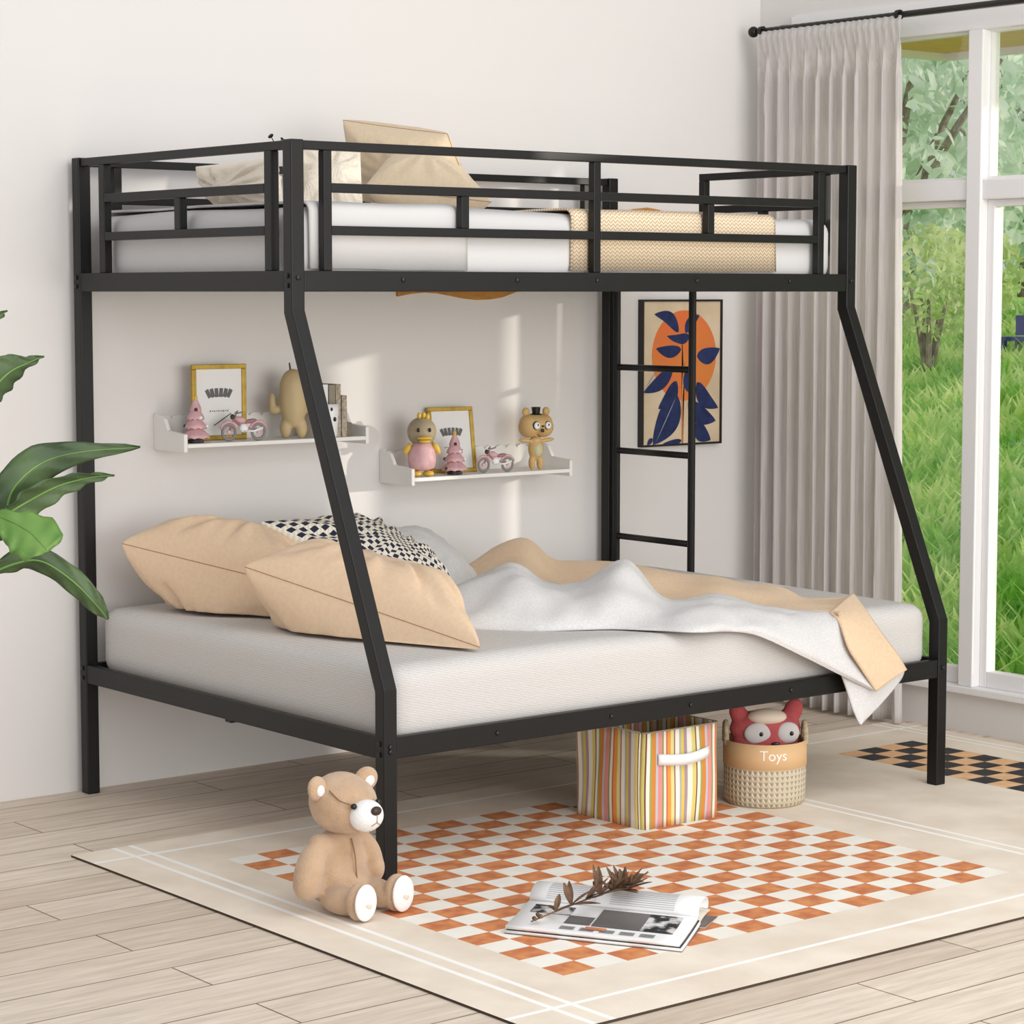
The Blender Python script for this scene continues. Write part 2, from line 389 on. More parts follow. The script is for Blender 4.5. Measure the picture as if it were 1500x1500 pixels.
def prism(bm, pts, axis, a0, a1):
    """extrude a 2-D polygon along an axis ('x': pts are (y,z); 'y': (x,z); 'z': (x,y))"""
    def P(p, a):
        return (a, p[0], p[1]) if axis == 'x' else (p[0], a, p[1]) if axis == 'y' else (p[0], p[1], a)
    A = [bm.verts.new(P(p, a0)) for p in pts]; Bv = [bm.verts.new(P(p, a1)) for p in pts]
    n = len(pts)
    bm.faces.new(A); bm.faces.new(Bv[::-1])
    for i in range(n):
        bm.faces.new((A[i], Bv[i], Bv[(i+1) % n], A[(i+1) % n]))
    bmesh.ops.recalc_face_normals(bm, faces=bm.faces)

def tube(bm, pts, rad, seg=10, cap=True):
    pts = [Vector(p) for p in pts]; n = len(pts)
    rads = rad if isinstance(rad, (list, tuple)) else [rad]*n
    rings = []; ref = None
    for i, p in enumerate(pts):
        t = (pts[min(i+1, n-1)]-pts[max(i-1, 0)]).normalized()
        if ref is None:
            ref = Vector((0, 0, 1)) if abs(t.z) < .9 else Vector((1, 0, 0))
        a = t.cross(ref).normalized(); b = a.cross(t).normalized(); ref = b
        rings.append([bm.verts.new(p+(a*math.cos(2*math.pi*k/seg)+b*math.sin(2*math.pi*k/seg))*rads[i]) for k in range(seg)])
    for i in range(n-1):
        for k in range(seg):
            bm.faces.new((rings[i][k], rings[i][(k+1) % seg], rings[i+1][(k+1) % seg], rings[i+1][k]))
    if cap:
        bm.faces.new(rings[0][::-1]); bm.faces.new(rings[-1])
    bmesh.ops.recalc_face_normals(bm, faces=bm.faces)

def lathe(bm, prof, seg=40, c=(0, 0, 0)):
    rings = []
    for r, z in prof:
        rings.append([bm.verts.new((c[0]+r*math.cos(2*math.pi*k/seg), c[1]+r*math.sin(2*math.pi*k/seg), c[2]+z)) for k in range(seg)])
    for i in range(len(prof)-1):
        for k in range(seg):
            bm.faces.new((rings[i][k], rings[i][(k+1) % seg], rings[i+1][(k+1) % seg], rings[i+1][k]))
    bm.faces.new(rings[0][::-1]); bm.faces.new(rings[-1])
    return rings

def ball(bm, c, r, rot=None, seg=24, rings=16):
    """ellipsoid"""
    r = (r, r, r) if not isinstance(r, (list, tuple)) else r
    mt = Matrix.Translation(c) @ (rot if rot else Matrix.Identity(4)) @ Matrix.Diagonal((*r, 1))
    return bmesh.ops.create_uvsphere(bm, u_segments=seg, v_segments=rings, radius=1, matrix=mt)['verts']

def rot(x=0, y=0, z=0):
    return Matrix.Rotation(R(z), 4, 'Z') @ Matrix.Rotation(R(y), 4, 'Y') @ Matrix.Rotation(R(x), 4, 'X')

def blob(name, balls, voxel, m, parent=None, smooth_it=6):
    """several ellipsoids fused into one continuous skin"""
    bm = bmesh.new()
    for b in balls:
        ball(bm, b[0], b[1], b[2] if len(b) > 2 else None)
    o = obj(name, bm, m, parent)
    r = o.modifiers.new('fuse', 'REMESH'); r.mode = 'VOXEL'; r.voxel_size = voxel; r.use_smooth_shade = True
    s = o.modifiers.new('smooth', 'SMOOTH'); s.iterations = smooth_it; s.factor = .6
    return o

def grid_obj(name, P, m, parent=None, uv=None, **kw):
    """P[i][j] -> surface"""
    bm = bmesh.new(); ul = bm.loops.layers.uv.new('UVMap')
    ni, nj = len(P), len(P[0])
    V = [[bm.verts.new(P[i][j]) for j in range(nj)] for i in range(ni)]
    for i in range(ni-1):
        for j in range(nj-1):
            f = bm.faces.new((V[i][j], V[i+1][j], V[i+1][j+1], V[i][j+1]))
            for l, (a, b) in zip(f.loops, ((i, j), (i+1, j), (i+1, j+1), (i, j+1))):
                l[ul].uv = uv[a][b] if uv else (a/(ni-1), b/(nj-1))
    return obj(name, bm, m, parent, smooth=kw.pop('smooth', True), **kw)

def cr(p0, p1, p2, p3, t):
    return .5*((2*p1)+(-p0+p2)*t+(2*p0-5*p1+4*p2-p3)*t*t+(-p0+3*p1-3*p2+p3)*t**3)

def spline(pts, n):
    pts = [Vector(p) for p in pts]; out = []
    m = len(pts)-1
    for k in range(n+1):
        s = k/n*m; i = min(int(s), m-1); t = s-i
        out.append(cr(pts[max(i-1, 0)], pts[i], pts[i+1], pts[min(i+2, m)], t))
    return out

def loft(rows, nu, nv):
    """rows: list of stations, each a list of control points; smooth surface"""
    cols = [spline(r, nv) for r in rows]
    out = []
    for j in range(nv+1):
        out.append(spline([c[j] for c in cols], nu))
    return [[out[j][i] for j in range(nv+1)] for i in range(nu+1)]

# ================================================================== ROOM
YW, XW = 1.517, 2.714
def shell(name, bm, m):
    return struct(obj(name, bm, m))

shell('floor', B(-4.5, XW+.15, -6.5, YW+.15, -.1, 0), M['floor'])
shell('wall_back', B(-4.5, XW+.15, YW, YW+.15, 0, 3.3), M['wall'])
WY0, WY1, WZ0, WZ1 = -1.6, 1.30, .14, 2.292
bm = bmesh.new()
box(bm, XW, XW+.15, WY1, YW, 0, 3.3)
box(bm, XW, XW+.15, -4.2, WY0, 0, 3.3)
box(bm, XW, XW+.15, WY0, WY1, 0, WZ0)
box(bm, XW, XW+.15, WY0, WY1, WZ1, 3.3)
shell('wall_right', bm, M['wall'])

# window frame: outer frame, posts, transom, sashes, sill, panes
wn = bpy.data.objects.new('window_1', None); COL.objects.link(wn); struct(wn)
fx0, fx1 = XW+.0, XW+.065
def wpart(name, *a, m='white_frame', bev=.004):
    return obj(name, B(*a), M[m], wn, bevel=bev)
bm = bmesh.new()
box(bm, fx0-.012, fx1, WY0, WY1, WZ1-.035, WZ1+.03)
box(bm, fx0-.012, fx1, WY0, WY0+.05, WZ0, WZ1-.035)
box(bm, fx0-.012, fx1, WY1-.05, WY1, WZ0, WZ1-.035)
obj('outer_frame', bm, M['white_frame'], wn, bevel=.004)
wpart('sill', XW-.03, fx1, WY0, WY1, WZ0-.012, WZ0+.012)
posts = [(.497, .557), (-.46, -.40)]
for a, b in posts:
    wpart('mullion', fx0-.02, fx1, a, b, WZ0+.012, WZ1-.035)
spans = [(.557, WY1-.05), (-.40, .497), (WY0+.05, -.46)]
for a, b in spans:
    wpart('transom', fx0-.01, fx1, a, b, 1.722, 1.786)
    # lower sash frame
    bm = bmesh.new(); s = .03
    box(bm, fx0+.015, fx0+.06, a, a+s, WZ0+.012, 1.722); box(bm, fx0+.015, fx0+.06, b-s, b, WZ0+.012, 1.722)
    box(bm, fx0+.015, fx0+.06, a+s, b-s, WZ0+.012, .205); box(bm, fx0+.015, fx0+.06, a+s, b-s, 1.70, 1.722)
    obj('sash', bm, M['white_frame'], wn, bevel=.003)
    bm = bmesh.new(); s = .008
    box(bm, fx0+.015, fx0+.05, a, a+s, 1.786, WZ1-.035); box(bm, fx0+.015, fx0+.05, b-s, b, 1.786, WZ1-.035)
    box(bm, fx0+.015, fx0+.05, a+s, b-s, 1.786, 1.796); box(bm, fx0+.015, fx0+.05, a+s, b-s, WZ1-.043, WZ1-.035)
    obj('sash', bm, M['white_frame'], wn)
    obj('pane', B(fx0+.034, fx0+.038, a+.03, b-.03, .205, 1.70), M['glass'], wn)
    obj('pane', B(fx0+.034, fx0+.038, a+.008, b-.008, 1.796, WZ1-.043), M['glass'], wn)
shell('trim_1', B(XW-.014, XW, -1.66, WY1+.05, WZ1+.035, WZ1+.075), M['white_frame'])

# ================================================================== RUG
def rug():
    X0, X1, Y0, Y1, Z = -.405, 2.655, -1.10, .80, .006
    cx0, cpx, cy0, cpy = -.120, .0895, -.807, .0735
    xs = [X0, -.292, -.278, -.243, -.229] + [cx0+cpx*i for i in range(17)] + [1.482, 1.496, 1.526, 1.540]
    bx0, bp_ = 2.093, .0855
    xs += [bx0+bp_*i for i in range(5)] + [2.548, 2.560, 2.588, 2.600, X1]
    ys = [Y0, -.977, -.963] + [cy0+cpy*i for i in range(19)] + [.677, .691, Y1]
    xs.sort(); ys.sort()
    bm = bmesh.new()
    V = [[bm.verts.new((x, y, Z)) for y in ys] for x in xs]
    for i in range(len(xs)-1):
        for j in range(len(ys)-1):
            f = bm.faces.new((V[i][j], V[i+1][j], V[i+1][j+1], V[i][j+1]))
            mx, my = (xs[i]+xs[i+1])/2, (ys[j]+ys[j+1])/2
            k = 0
            if cy0 < my < cy0+cpy*18:
                jj = int((my-cy0)/cpy)
                if cx0 < mx < cx0+cpx*16:
                    ii = int((mx-cx0)/cpx); k = 2 if (ii+jj) % 2 == 0 else 1
                elif bx0 < mx < bx0+bp_*4:
                    ii = int((mx-bx0)/bp_); k = 3 if (ii+jj) % 2 == 0 else 4
            wl = xs[i+1]-xs[i] < .0145 or (ys[j+1]-ys[j] < .0145)
            if wl: k = 5
            f.material_index = k
    geom = bmesh.ops.extrude_face_region(bm, geom=list(bm.faces))
    for g in geom['geom']:
        if isinstance(g, bmesh.types.BMVert): g.co.z = .0005
    for f in bm.faces:
        if abs(f.normal.z) < .5 or f.calc_center_median().z < .004: f.material_index = 6
    bm.normal_update()
    for f in bm.faces:
        if f.calc_center_median().z < .0055: f.material_index = 6
    bmesh.ops.recalc_face_normals(bm, faces=bm.faces)
    o = obj('rug', bm, [M['rug_base'], M['rug_off'], M['rug_orange'], M['rug_black'], M['rug_peach'], M['rug_line'], M['rug_edge']])
    tag(o, 'large beige area rug with orange and black checkered panels and white border lines', 'rug')
rug()
RZ = .006

# ================================================================== BUNK BED
L_, W_, T_, H_, p = 2.0, 1.488, .3786, 1.802, .0384
U1, U2, L1, L2, K1, K2 = 1.430, 1.4815, .321, .3737, 1.385, .4885
bed = empty('bunk_bed', 'black metal twin-over-full bunk bed with slanted front posts', 'bunk bed', (0, 0, 0))
BK = M['black']
th = math.atan(T_/(K1-K2)); mi = p*math.tan(th/2)
prof = [(0, .0062), (0, K2), (T_, K1), (T_, H_), (T_+p, H_), (T_+p, K1-mi), (p, K2-mi), (p, .0062)]
for x0 in (0, L_-p):
    bm = bmesh.new(); prism(bm, prof, 'x', x0, x0+p)
    obj('post', bm, BK, bed, bevel=.003)
for x0 in (0, L_-p):
    obj('post', B(x0, x0+p, W_-p, W_, 0, H_), BK, bed, bevel=.003)
t = .022
def rail(name, *a, parent=bed, bev=.0025):
    return obj(name, B(*a), BK, parent, bevel=bev)
# side rails (long) and end rails, lower and upper
rail('side_rail', p, L_-p, .002, .002+t, L1, L2); rail('side_rail', p, L_-p, W_-.002-t, W_-.002, L1, L2)
rail('side_rail', p, L_-p, T_+.002, T_+.002+t, U1, U2); rail('side_rail', p, L_-p, W_-.002-t, W_-.002, U1, U2)
for x0 in (.002, L_-.002-t):
    rail('end_rail', x0, x0+t, p, W_-p, L1, L2)
    rail('end_rail', x0, x0+t, T_+p, W_-p, U1, U2)
# slats carrying the mattresses
for k in range(12):
    x = .14+k*.156
    obj('slat', B(x-.014, x+.014, .024, W_-.024, L1+.006, L1+.022), M['slat'], bed)
    obj('slat', B(x-.014, x+.014, T_+.024, W_-.024, U1+.006, U1+.026), M['slat'], bed)
rail('centre_rail', .024, L_-.024, .72, .75, L1-.014, L1+.004)
# guard rails: each a part with its bars as sub-parts
g = .024
def bars(root_bm, subs):
    root = obj('guard_rail', root_bm, BK, bed, bevel=.002)
    for nm, a in subs: obj(nm, B(*a), BK, root, bevel=.002)
G1a, G1b, G2a, G2b, GT = 1.675, 1.698, 1.570, 1.593, 1.778
y0, y1 = T_+.006, T_+.006+g
bars(B(p, L_-p, y0, y1, GT, 1.8), [
    ('upright', (.100, .125, y0, y1, U2, GT)), ('upright', (.980, 1.005, y0, y1, U2, GT)), ('upright', (1.845, 1.870, y0, y1, U2, GT)),
    ('crossbar', (.125, .980, y0, y1, G1a, G1b)), ('crossbar', (1.005, 1.845, y0, y1, G1a, G1b)),
    ('crossbar', (.125, .980, y0, y1, G2a, G2b)), ('crossbar', (1.005, 1.845, y0, y1, G2a, G2b)),
    ('spindle', (.530, .555, y0, y1, G2b, G1a)), ('spindle', (1.403, 1.428, y0, y1, G2b, G1a))])
y0, y1 = W_-.006-g, W_-.006
bars(B(p, L_-p, y0, y1, GT, 1.8), [
    ('upright', (.118, .143, y0, y1, U2, GT)), ('upright', (.980, 1.005, y0, y1, U2, GT)), ('upright', (1.860, 1.885, y0, y1, U2, GT)),
    ('crossbar', (.143, .980, y0, y1, G1a, G1b)), ('crossbar', (1.005, 1.860, y0, y1, G1a, G1b)),
    ('crossbar', (.143, .980, y0, y1, G2a, G2b)), ('crossbar', (1.005, 1.860, y0, y1, G2a, G2b)),
    ('spindle', (.550, .575, y0, y1, G2b, G1a)), ('spindle', (1.420, 1.445, y0, y1, G2b, G1a))])
x0, x1 = .006, .006+g
bars(B(x0, x1, T_+p, W_-p, GT, 1.8), [
    ('upright', (x0, x1, .478, .510, U2, GT)), ('upright', (x0, x1, 1.318, 1.348, U2, GT)),
    ('crossbar', (x0, x1, .510, 1.318, G1a, G1b)), ('crossbar', (x0, x1, .510, 1.318, G2a, G2b)),
    ('spindle', (x0, x1, .917, .945, G2b, G1a))])
x0, x1 = L_-.006-g, L_-.006
bars(B(x0, x1, T_+p, 1.030, GT, 1.8), [
    ('upright', (x0, x1, .478, .504, U2, GT)), ('upright', (x0, x1, 1.004, 1.030, U2, GT)),
    ('crossbar', (x0, x1, .504, 1.004, G1a, G1b)), ('crossbar', (x0, x1, .504, 1.004, G2a, G2b)),
    ('spindle', (x0, x1, .740, .766, G2b, G1a))])
# ladder on the foot end
bm = bmesh.new(); tube(bm, [(1.975, 1.060, .30), (1.975, 1.060, U1)], .0125, 12)
tube(bm, [(1.975, 1.425, .30), (1.975, 1.425, U1)], .0125, 12)
lad = obj('ladder', bm, BK, bed, smooth=False)
for z in (1.181, .905, .620):
    bm = bmesh.new(); tube(bm, [(1.975, 1.070, z), (1.975, 1.415, z)], .0105, 12)
    obj('rung', bm, BK, lad, smooth=True)
# bolts
def bolt(c, ax):
    bm = bmesh.new(); c = Vector(c); d = Vector((0, -1, 0)) if ax == 'y' else Vector((-1, 0, 0))
    tube(bm, [c, c+d*.003, c+d*.0045], [.0065, .0065, .003], 12)
    obj('bolt', bm, M['bolt'], bed)
for x in (.34, .712, .99, 1.359, 1.726): bolt((x, T_+.002, 1.460), 'y')
for x in (.345, .717, .993, 1.366): bolt((x, .002, .348), 'y')
for y, z in ((.398, 1.469), (.398, 1.445), (.019, .359), (.019, .333), (W_-.019, .362), (W_-.019, .335), (W_-.019, 1.469), (W_-.019, 1.445)):
    bolt((0, y, z), 'x')
bolt((.019, T_, 1.464), 'y'); bolt((.019, 0, .352), 'y'); bolt((.019, 0, .340), 'y'); bolt((L_-.019, T_, 1.462), 'y'); bolt((L_-.019, 0, .350), 'y')

# ================================================================== MATTRESSES
def mattress(name, x0, x1, y0, y1, z0, z1, m, label, r=.045, sag=.006):
    nx, ny, nz = 60, 44, 8
    bm = bmesh.new()
    bmesh.ops.create_cube(bm, size=1)
    bmesh.ops.subdivide_edges(bm, edges=[e for e in bm.edges if abs((e.verts[0].co-e.verts[1].co).x) > .5], cuts=nx)
    bmesh.ops.subdivide_edges(bm, edges=[e for e in bm.edges if abs((e.verts[0].co-e.verts[1].co).y) > .5], cuts=ny, use_grid_fill=True)
    bmesh.ops.subdivide_edges(bm, edges=[e for e in bm.edges if abs((e.verts[0].co-e.verts[1].co).z) > .5], cuts=nz, use_grid_fill=True)
    c = Vector(((x0+x1)/2, (y0+y1)/2, (z0+z1)/2)); h = Vector(((x1-x0)/2, (y1-y0)/2, (z1-z0)/2))
    for v in bm.verts:
        q = Vector((v.co.x*2*h.x, v.co.y*2*h.y, v.co.z*2*h.z))
        inner = Vector([max(-(h[i]-r), min(h[i]-r, q[i])) for i in range(3)])
        d = q-inner
        if d.length > 1e-6:
            # rounded box
            q = inner + d.normalized()*min(r, d.length if sum(abs(d[i]) > 1e-6 for i in range(3)) == 1 else r)
        n = noise.noise(Vector((q.x*2.3, q.y*2.3, q.z*5)))
        q.z += n*sag*(1 if q.z > 0 else 0)
        v.co = c+q
    bmesh.ops.recalc_face_normals(bm, faces=bm.faces)
    o = obj(name, bm, m, smooth=True)
    return tag(o, label, 'mattress')
mattress('mattress', .046, 1.954, .030, 1.455, .345, .538, M['mattress'], 'wide white ribbed mattress on the lower bunk, under the pillows')
mattress('mattress', .046, 1.954, T_+.045, 1.450, 1.460, 1.645, M['mattress_up'], 'narrow smooth white mattress on the upper bunk')

# wraps on the upper mattress: white quilt at the head, knitted throw towards the foot
def wrap(name, x0, x1, off, m, label, cat, yb=1.452, thick=.006, round_end=False):
    ya, zt, zb = T_+.045-off, 1.645+off, 1.486
    r = .03
    path = [(ya, zb), (ya, zt-r)] + [(ya+r-r*math.cos(R(a)), zt-r+r*math.sin(R(a))) for a in range(15, 91, 15)]
    path += [(ya+(yb-ya)*k/14, zt) for k in range(2, 14)]
    path += [(yb-r+r*math.sin(R(a)), zt-r+r*math.cos(R(a))) for a in range(0, 91, 15)] + [(yb, 1.50)]
    nx = 40
    P, UV = [], []
    s = [0]
    for i in range(1, len(path)): s.append(s[-1]+math.hypot(path[i][0]-path[i-1][0], path[i][1]-path[i-1][1]))
    for i in range(nx+1):
        x = x0+(x1-x0)*i/nx
        row = []
        for j, (y, z) in enumerate(path):
            w = noise.noise(Vector((x*5, y*4, z*3)))*.004
            e = 0
            if round_end and i > nx-4: e = -(i-(nx-4))*.0012
            row.append((x+noise.noise(Vector((y*6, z*6, x)))*.006, y-(w+e if j < 7 else 0), z+w+(e if j > 3 else 0)))
        P.append(row); UV.append([(x, q) for q in s])
    o = grid_obj(name, P, m, uv=UV, solid=thick)
    return tag(o, label, cat)
wrap('quilt', .075, .575, .010, M['mattress_up'], 'smooth white quilt folded over the head of the upper bunk', 'quilt', round_end=True, thick=.006)
wrap('throw_blanket', .925, 1.700, .009, M['knit'], 'cream herringbone knitted throw draped over the upper mattress', 'blanket')

# ================================================================== PILLOWS
def pillow(name, A, Bc, D, C, thick, m, label, seam=True, nseg=40, wr=.013, puff=.42, flip=1, cat='pillow', pinch=.09, seed=0, rest=None, creases=()):
    """A,B near-edge corners, C,D far-edge corners (C behind A, D behind B)"""
    A, Bc, C, D = map(Vector, (A, Bc, C, D))
    nrm = ((Bc-A).cross(C-A)).normalized()
    if nrm.z < 0: nrm = -nrm
    ctr = (A+Bc+C+D)/4
    bm = bmesh.new(); ul = bm.loops.layers.uv.new('UVMap')
    def pos(u, v, s):
        uu, vv = u*2-1, v*2-1
        # concave sides so that the corners stand out
        fu = uu*(1-pinch*(1-vv*vv)); fv = vv*(1-pinch*(1-uu*uu))
        a, b = (fu+1)/2, (fv+1)/2
        q = A*(1-a)*(1-b)+Bc*a*(1-b)+C*(1-a)*b+D*a*b
        e = max(0, (1-uu**2))*max(0, (1-vv**2))
        h = thick/2*(e**puff)
        nz = noise.noise(Vector((u*3.1+seed, v*3.1, s*2)))*wr*1.4
        rad = math.atan2(vv, uu)
        edge = max(abs(uu), abs(vv))
        fold = (math.sin(rad*13+seed+3*noise.noise(Vector((u*2, v*2, seed))))+.6*math.sin(rad*23+seed*2))*wr*1.1*(edge**2)*(1-edge)*4*(.4+.6*noise.noise(Vector((rad, seed, 0)))+.3)
        for u0, sl, dp in creases:
            h -= dp*math.exp(-((u-u0-sl*v)/.014)**2)*min(1, e*3)*max(0, 1-v*1.3)-dp*.6*math.exp(-((u-u0-.035-sl*v)/.02)**2)*min(1, e*3)*max(0, 1-v*1.3)
        q = q+nrm*s*(h*(1.15 if s < 0 else .9)+(nz+fold)*min(1, e*5))
        if rest and q.z < rest: q.z = rest+(q.z-rest)*.03
        return q
    V = {}
    for s in (1, -1):
        for i in range(nseg+1):
            for j in range(nseg+1):
                border = i in (0, nseg) or j in (0, nseg)
                if border and s == -1: V[(i, j, -1)] = V[(i, j, 1)]; continue
                V[(i, j, s)] = bm.verts.new(pos((1-math.cos(math.pi*i/nseg))/2, (1-math.cos(math.pi*j/nseg))/2, s))
    for s in (1, -1):
        for i in range(nseg):
            for j in range(nseg):
                q = [(i, j), (i+1, j), (i+1, j+1), (i, j+1)]
                if s == -1: q = q[::-1]
                f = bm.faces.new([V[(a, b, s)] for a, b in q])
                for l, (a, b) in zip(f.loops, q):
                    l[ul].uv = ((1-math.cos(math.pi*a/nseg))/2, (1-math.cos(math.pi*b/nseg))/2)
    bmesh.ops.recalc_face_normals(bm, faces=bm.faces)
    o = obj(name, bm, m, smooth=True)
    tag(o, label, cat)
    if seam:
        bm = bmesh.new(); n = nseg
        loop = [(i, 0) for i in range(n)]+[(n, j) for j in range(n)]+[(i, n) for i in range(n, 0, -1)]+[(0, j) for j in range(n, -1, -1)]
        pts = [pos((1-math.cos(math.pi*a/n))/2, (1-math.cos(math.pi*b/n))/2, 1) for a, b in loop]
        pts = [q+(q-ctr).normalized()*.0006 for q in pts]
        tube(bm, pts, .0011, 6)
        obj('seam', bm, M['seam'], o, smooth=True)
    return o
def up(u, v, y): return at(u, v, 'y', y)
pillow('pillow', (.055, 1.33, .727), (.30, .80, .635), (.56, 1.02, .575), (.40, 1.38, .625), .32, M['beige'],
       'plump beige pillow leaning nearest the wall at the head of the lower bunk', seed=1, rest=.548, puff=.36, wr=.016, creases=((.24, .12, .006), (.42, -.05, .005), (.50, .10, .004)), nseg=80)
pillow('pillow', (.085, .74, .712), (.345, .075, .553), (.53, .40, .555), (.44, .98, .615), .32, M['beige'],
       'plump beige pillow lying at the front corner of the lower bunk', seed=4, rest=.548, puff=.36, wr=.016, creases=((.22, .05, .005), (.36, .12, .004), (.74, -.22, .008)), nseg=80)
pillow('pillow', up(381, 765, 1.12), up(696, 929, .40), up(652, 842, .86), up(548, 772, 1.36), .17, M['dots'],
       'navy and cream dotted pillow behind the two plump beige ones', seam=False, seed=9, pinch=.05, rest=.548)
pillow('pillow', up(560, 775, 1.20), up(700, 905, .66), up(706, 868, .98), up(612, 780, 1.40), .14, M['duvet'],
       'pale grey pillow behind the dotted one on the lower bunk', seam=False, seed=12, pinch=.04, rest=.548, wr=.005)
# upper bunk pillows (standing against the wall side / lying)
pillow('pillow', up(503, 176, 1.22), up(655, 196, .98), up(696, 298, 1.02), up(528, 292, 1.28), .17, M['sand'],
       'beige cushion standing upright on the upper bunk, rising above the rail', seed=5, pinch=.02, puff=.34, wr=.006)
pillow('pillow', up(534, 275, .90), up(720, 296, .62), up(650, 258, .88), up(576, 246, 1.12), .20, M['sand'],
       'beige cushion lying in front of the upright one on the upper bunk', seed=8, pinch=.03, wr=.006)
pillow('pillow', up(287, 244, 1.28), up(402, 228, .80), up(414, 300, .78), up(315, 300, 1.22), .10, M['cream'],
       'cream linen cushion in the head corner of the upper bunk', seed=14, seam=False, pinch=.05)
pillow('pillow', up(436, 222, .88), up(528, 218, .80), up(532, 306, .74), up(440, 306, .80), .09, M['cream'],
       'cream linen cushion beside the corner post of the upper bunk', seed=17, seam=False, pinch=.02)

# ================================================================== DUVET
dv = empty('duvet', 'grey melange duvet with tan lining, crumpled and hanging off the lower bunk front', 'duvet', (1.1, .4, .54))
inv = Matrix.Translation((-1.1, -.4, -.54))
def loc(P): return [[inv @ Vector(q) for q in r] for r in P]
def aZ(u, v): return at(u, v, 'z', .543)
E_ = [aZ(662, 921), aZ(745, 923), aZ(800, 924), aZ(850, 922), aZ(900, 920), aZ(960, 923), aZ(1020, 926),
      at(1075, 925, 'y', .0), at(1118, 933, 'y', -.02), at(1180, 962, 'y', -.035), at(1236, 990, 'y', -.045), at(1282, 1012, 'y', -.05)]
G_ = [up(652, 868, .88), up(745, 827, .72), up(800, 851, .64), up(850, 853, .58), up(919, 821, .50), up(975, 876, .42), up(1058, 872, .33),
      up(1122, 888, .20), up(1183, 894.5, .10), up(1216, 897, .05), up(1230, 911, .0), up(1262, 978, -.045)]
T_r = [up(668, 840, 1.08), up(763, 787, 1.05), up(812, 819, .98), up(870, 823, .92), up(935, 829, .80), up(1000, 844, .62), up(1073, 851, .48),
       up(1130, 866, .36), up(1188, 879, .24), up(1213, 878, .20), up(1250, 868, .17)]
rows = []
for i, (e, gg) in enumerate(zip(E_, G_)):
    lift = [.055, .065, .05, .05, .07, .04, .035, .03, .02, .015, .008, .004][i]
    d = gg-e
    m1 = e+d*.12+Vector((-.012, -.012, lift*.55)); m2 = e+d*.45+Vector((-.006, -.006, lift)); m3 = e+d*.8+Vector((0, 0, lift*.45))
    under = e+Vector((.02, .03, -.004)) if i < 8 else e+Vector((.0, .004, -.002))
    rows.append([under, e, m1, m2, m3, gg])
P = loft(rows, 110, 34)
for i, r in enumerate(P):
    for j, q in enumerate(r):
        if 5 < j < 34:
            k = min(1, (j-5)/8)*min(1, (34-j)/6)*(1 if i < 80 else .25)
            q += Vector((-.3, -.4, 1))*(noise.noise(Vector((q.x*7, q.y*9, 3)))*.016+noise.noise(Vector((q.x*17, q.y*15, 8)))*.006)*k
grid_obj('cover', loc(P), M['duvet'], dv, solid=.010)
rows = []
for i, (gg, tt) in enumerate(zip(G_[:11], T_r)):
    d = tt-gg
    sink = [.03, .03, .02, .03, .05, .015, .012, .008, .004, .002, 0][i]
    a = gg+Vector((0, .003, -.006)); b1 = gg+d*.35+Vector((0, 0, -sink)); b2 = gg+d*.75+Vector((0, -.01, -sink*.2))
    back = Vector((tt.x+.09, tt.y+.10, .548 if i < 9 else min(.55, tt.z)))
    if i >= 8: back = Vector((tt.x+.03, tt.y+.05, .546))
    rows.append([a, b1, b2, tt, (tt*.45+back*.55)+Vector((0, 0, .015 if i < 8 else 0)), back])
P = loft(rows, 90, 26)
for i, r in enumerate(P):
    for j, q in enumerate(r):
        if j > 2 and j < 25: q += Vector((0, -.2, 1))*(noise.noise(Vector((q.x*9, q.y*7, 13)))*.014)
        q.z = max(q.z, .543)
ln = grid_obj('lining', loc(P), M['tan'], dv, solid=.006)
ln['label'] = 'tan underside of the duvet'
# turned-back tan strip that falls over the front edge
s_in = [up(1216, 897, .04), up(1230, 911, -.005), up(1244, 949, -.050), up(1264, 982, -.062), up(1284, 1013, -.068)]
s_out = [up(1250, 868, .165), up(1271, 896, .045), up(1294, 929, -.015), up(1314, 956, -.045), up(1329, 981, -.055)]
rows = [[a, a*.5+b*.5+Vector((0, -.006, .006)), b] for a, b in zip(s_in, s_out)]
f_ = grid_obj('turned_edge', loc(loft(rows, 30, 12)), M['tan'], dv, solid=.006)
f_['label'] = 'tan turned-back edge of the duvet'
fl_a = [up(1232, 985, -.030), up(1240, 1008, -.032), up(1249, 1037, -.036), up(1259, 1061, -.040)]
fl_b = [up(1326, 978, -.032), up(1320, 996, -.034), up(1292, 1030, -.037), up(1261, 1062, -.040)]
rows = [[a, a*.5+b*.5+Vector((0, -.005, 0)), b] for a, b in zip(fl_a, fl_b)]
grid_obj('hanging_corner', loc(loft(rows, 20, 12)), M['duvet'], dv, solid=.005)

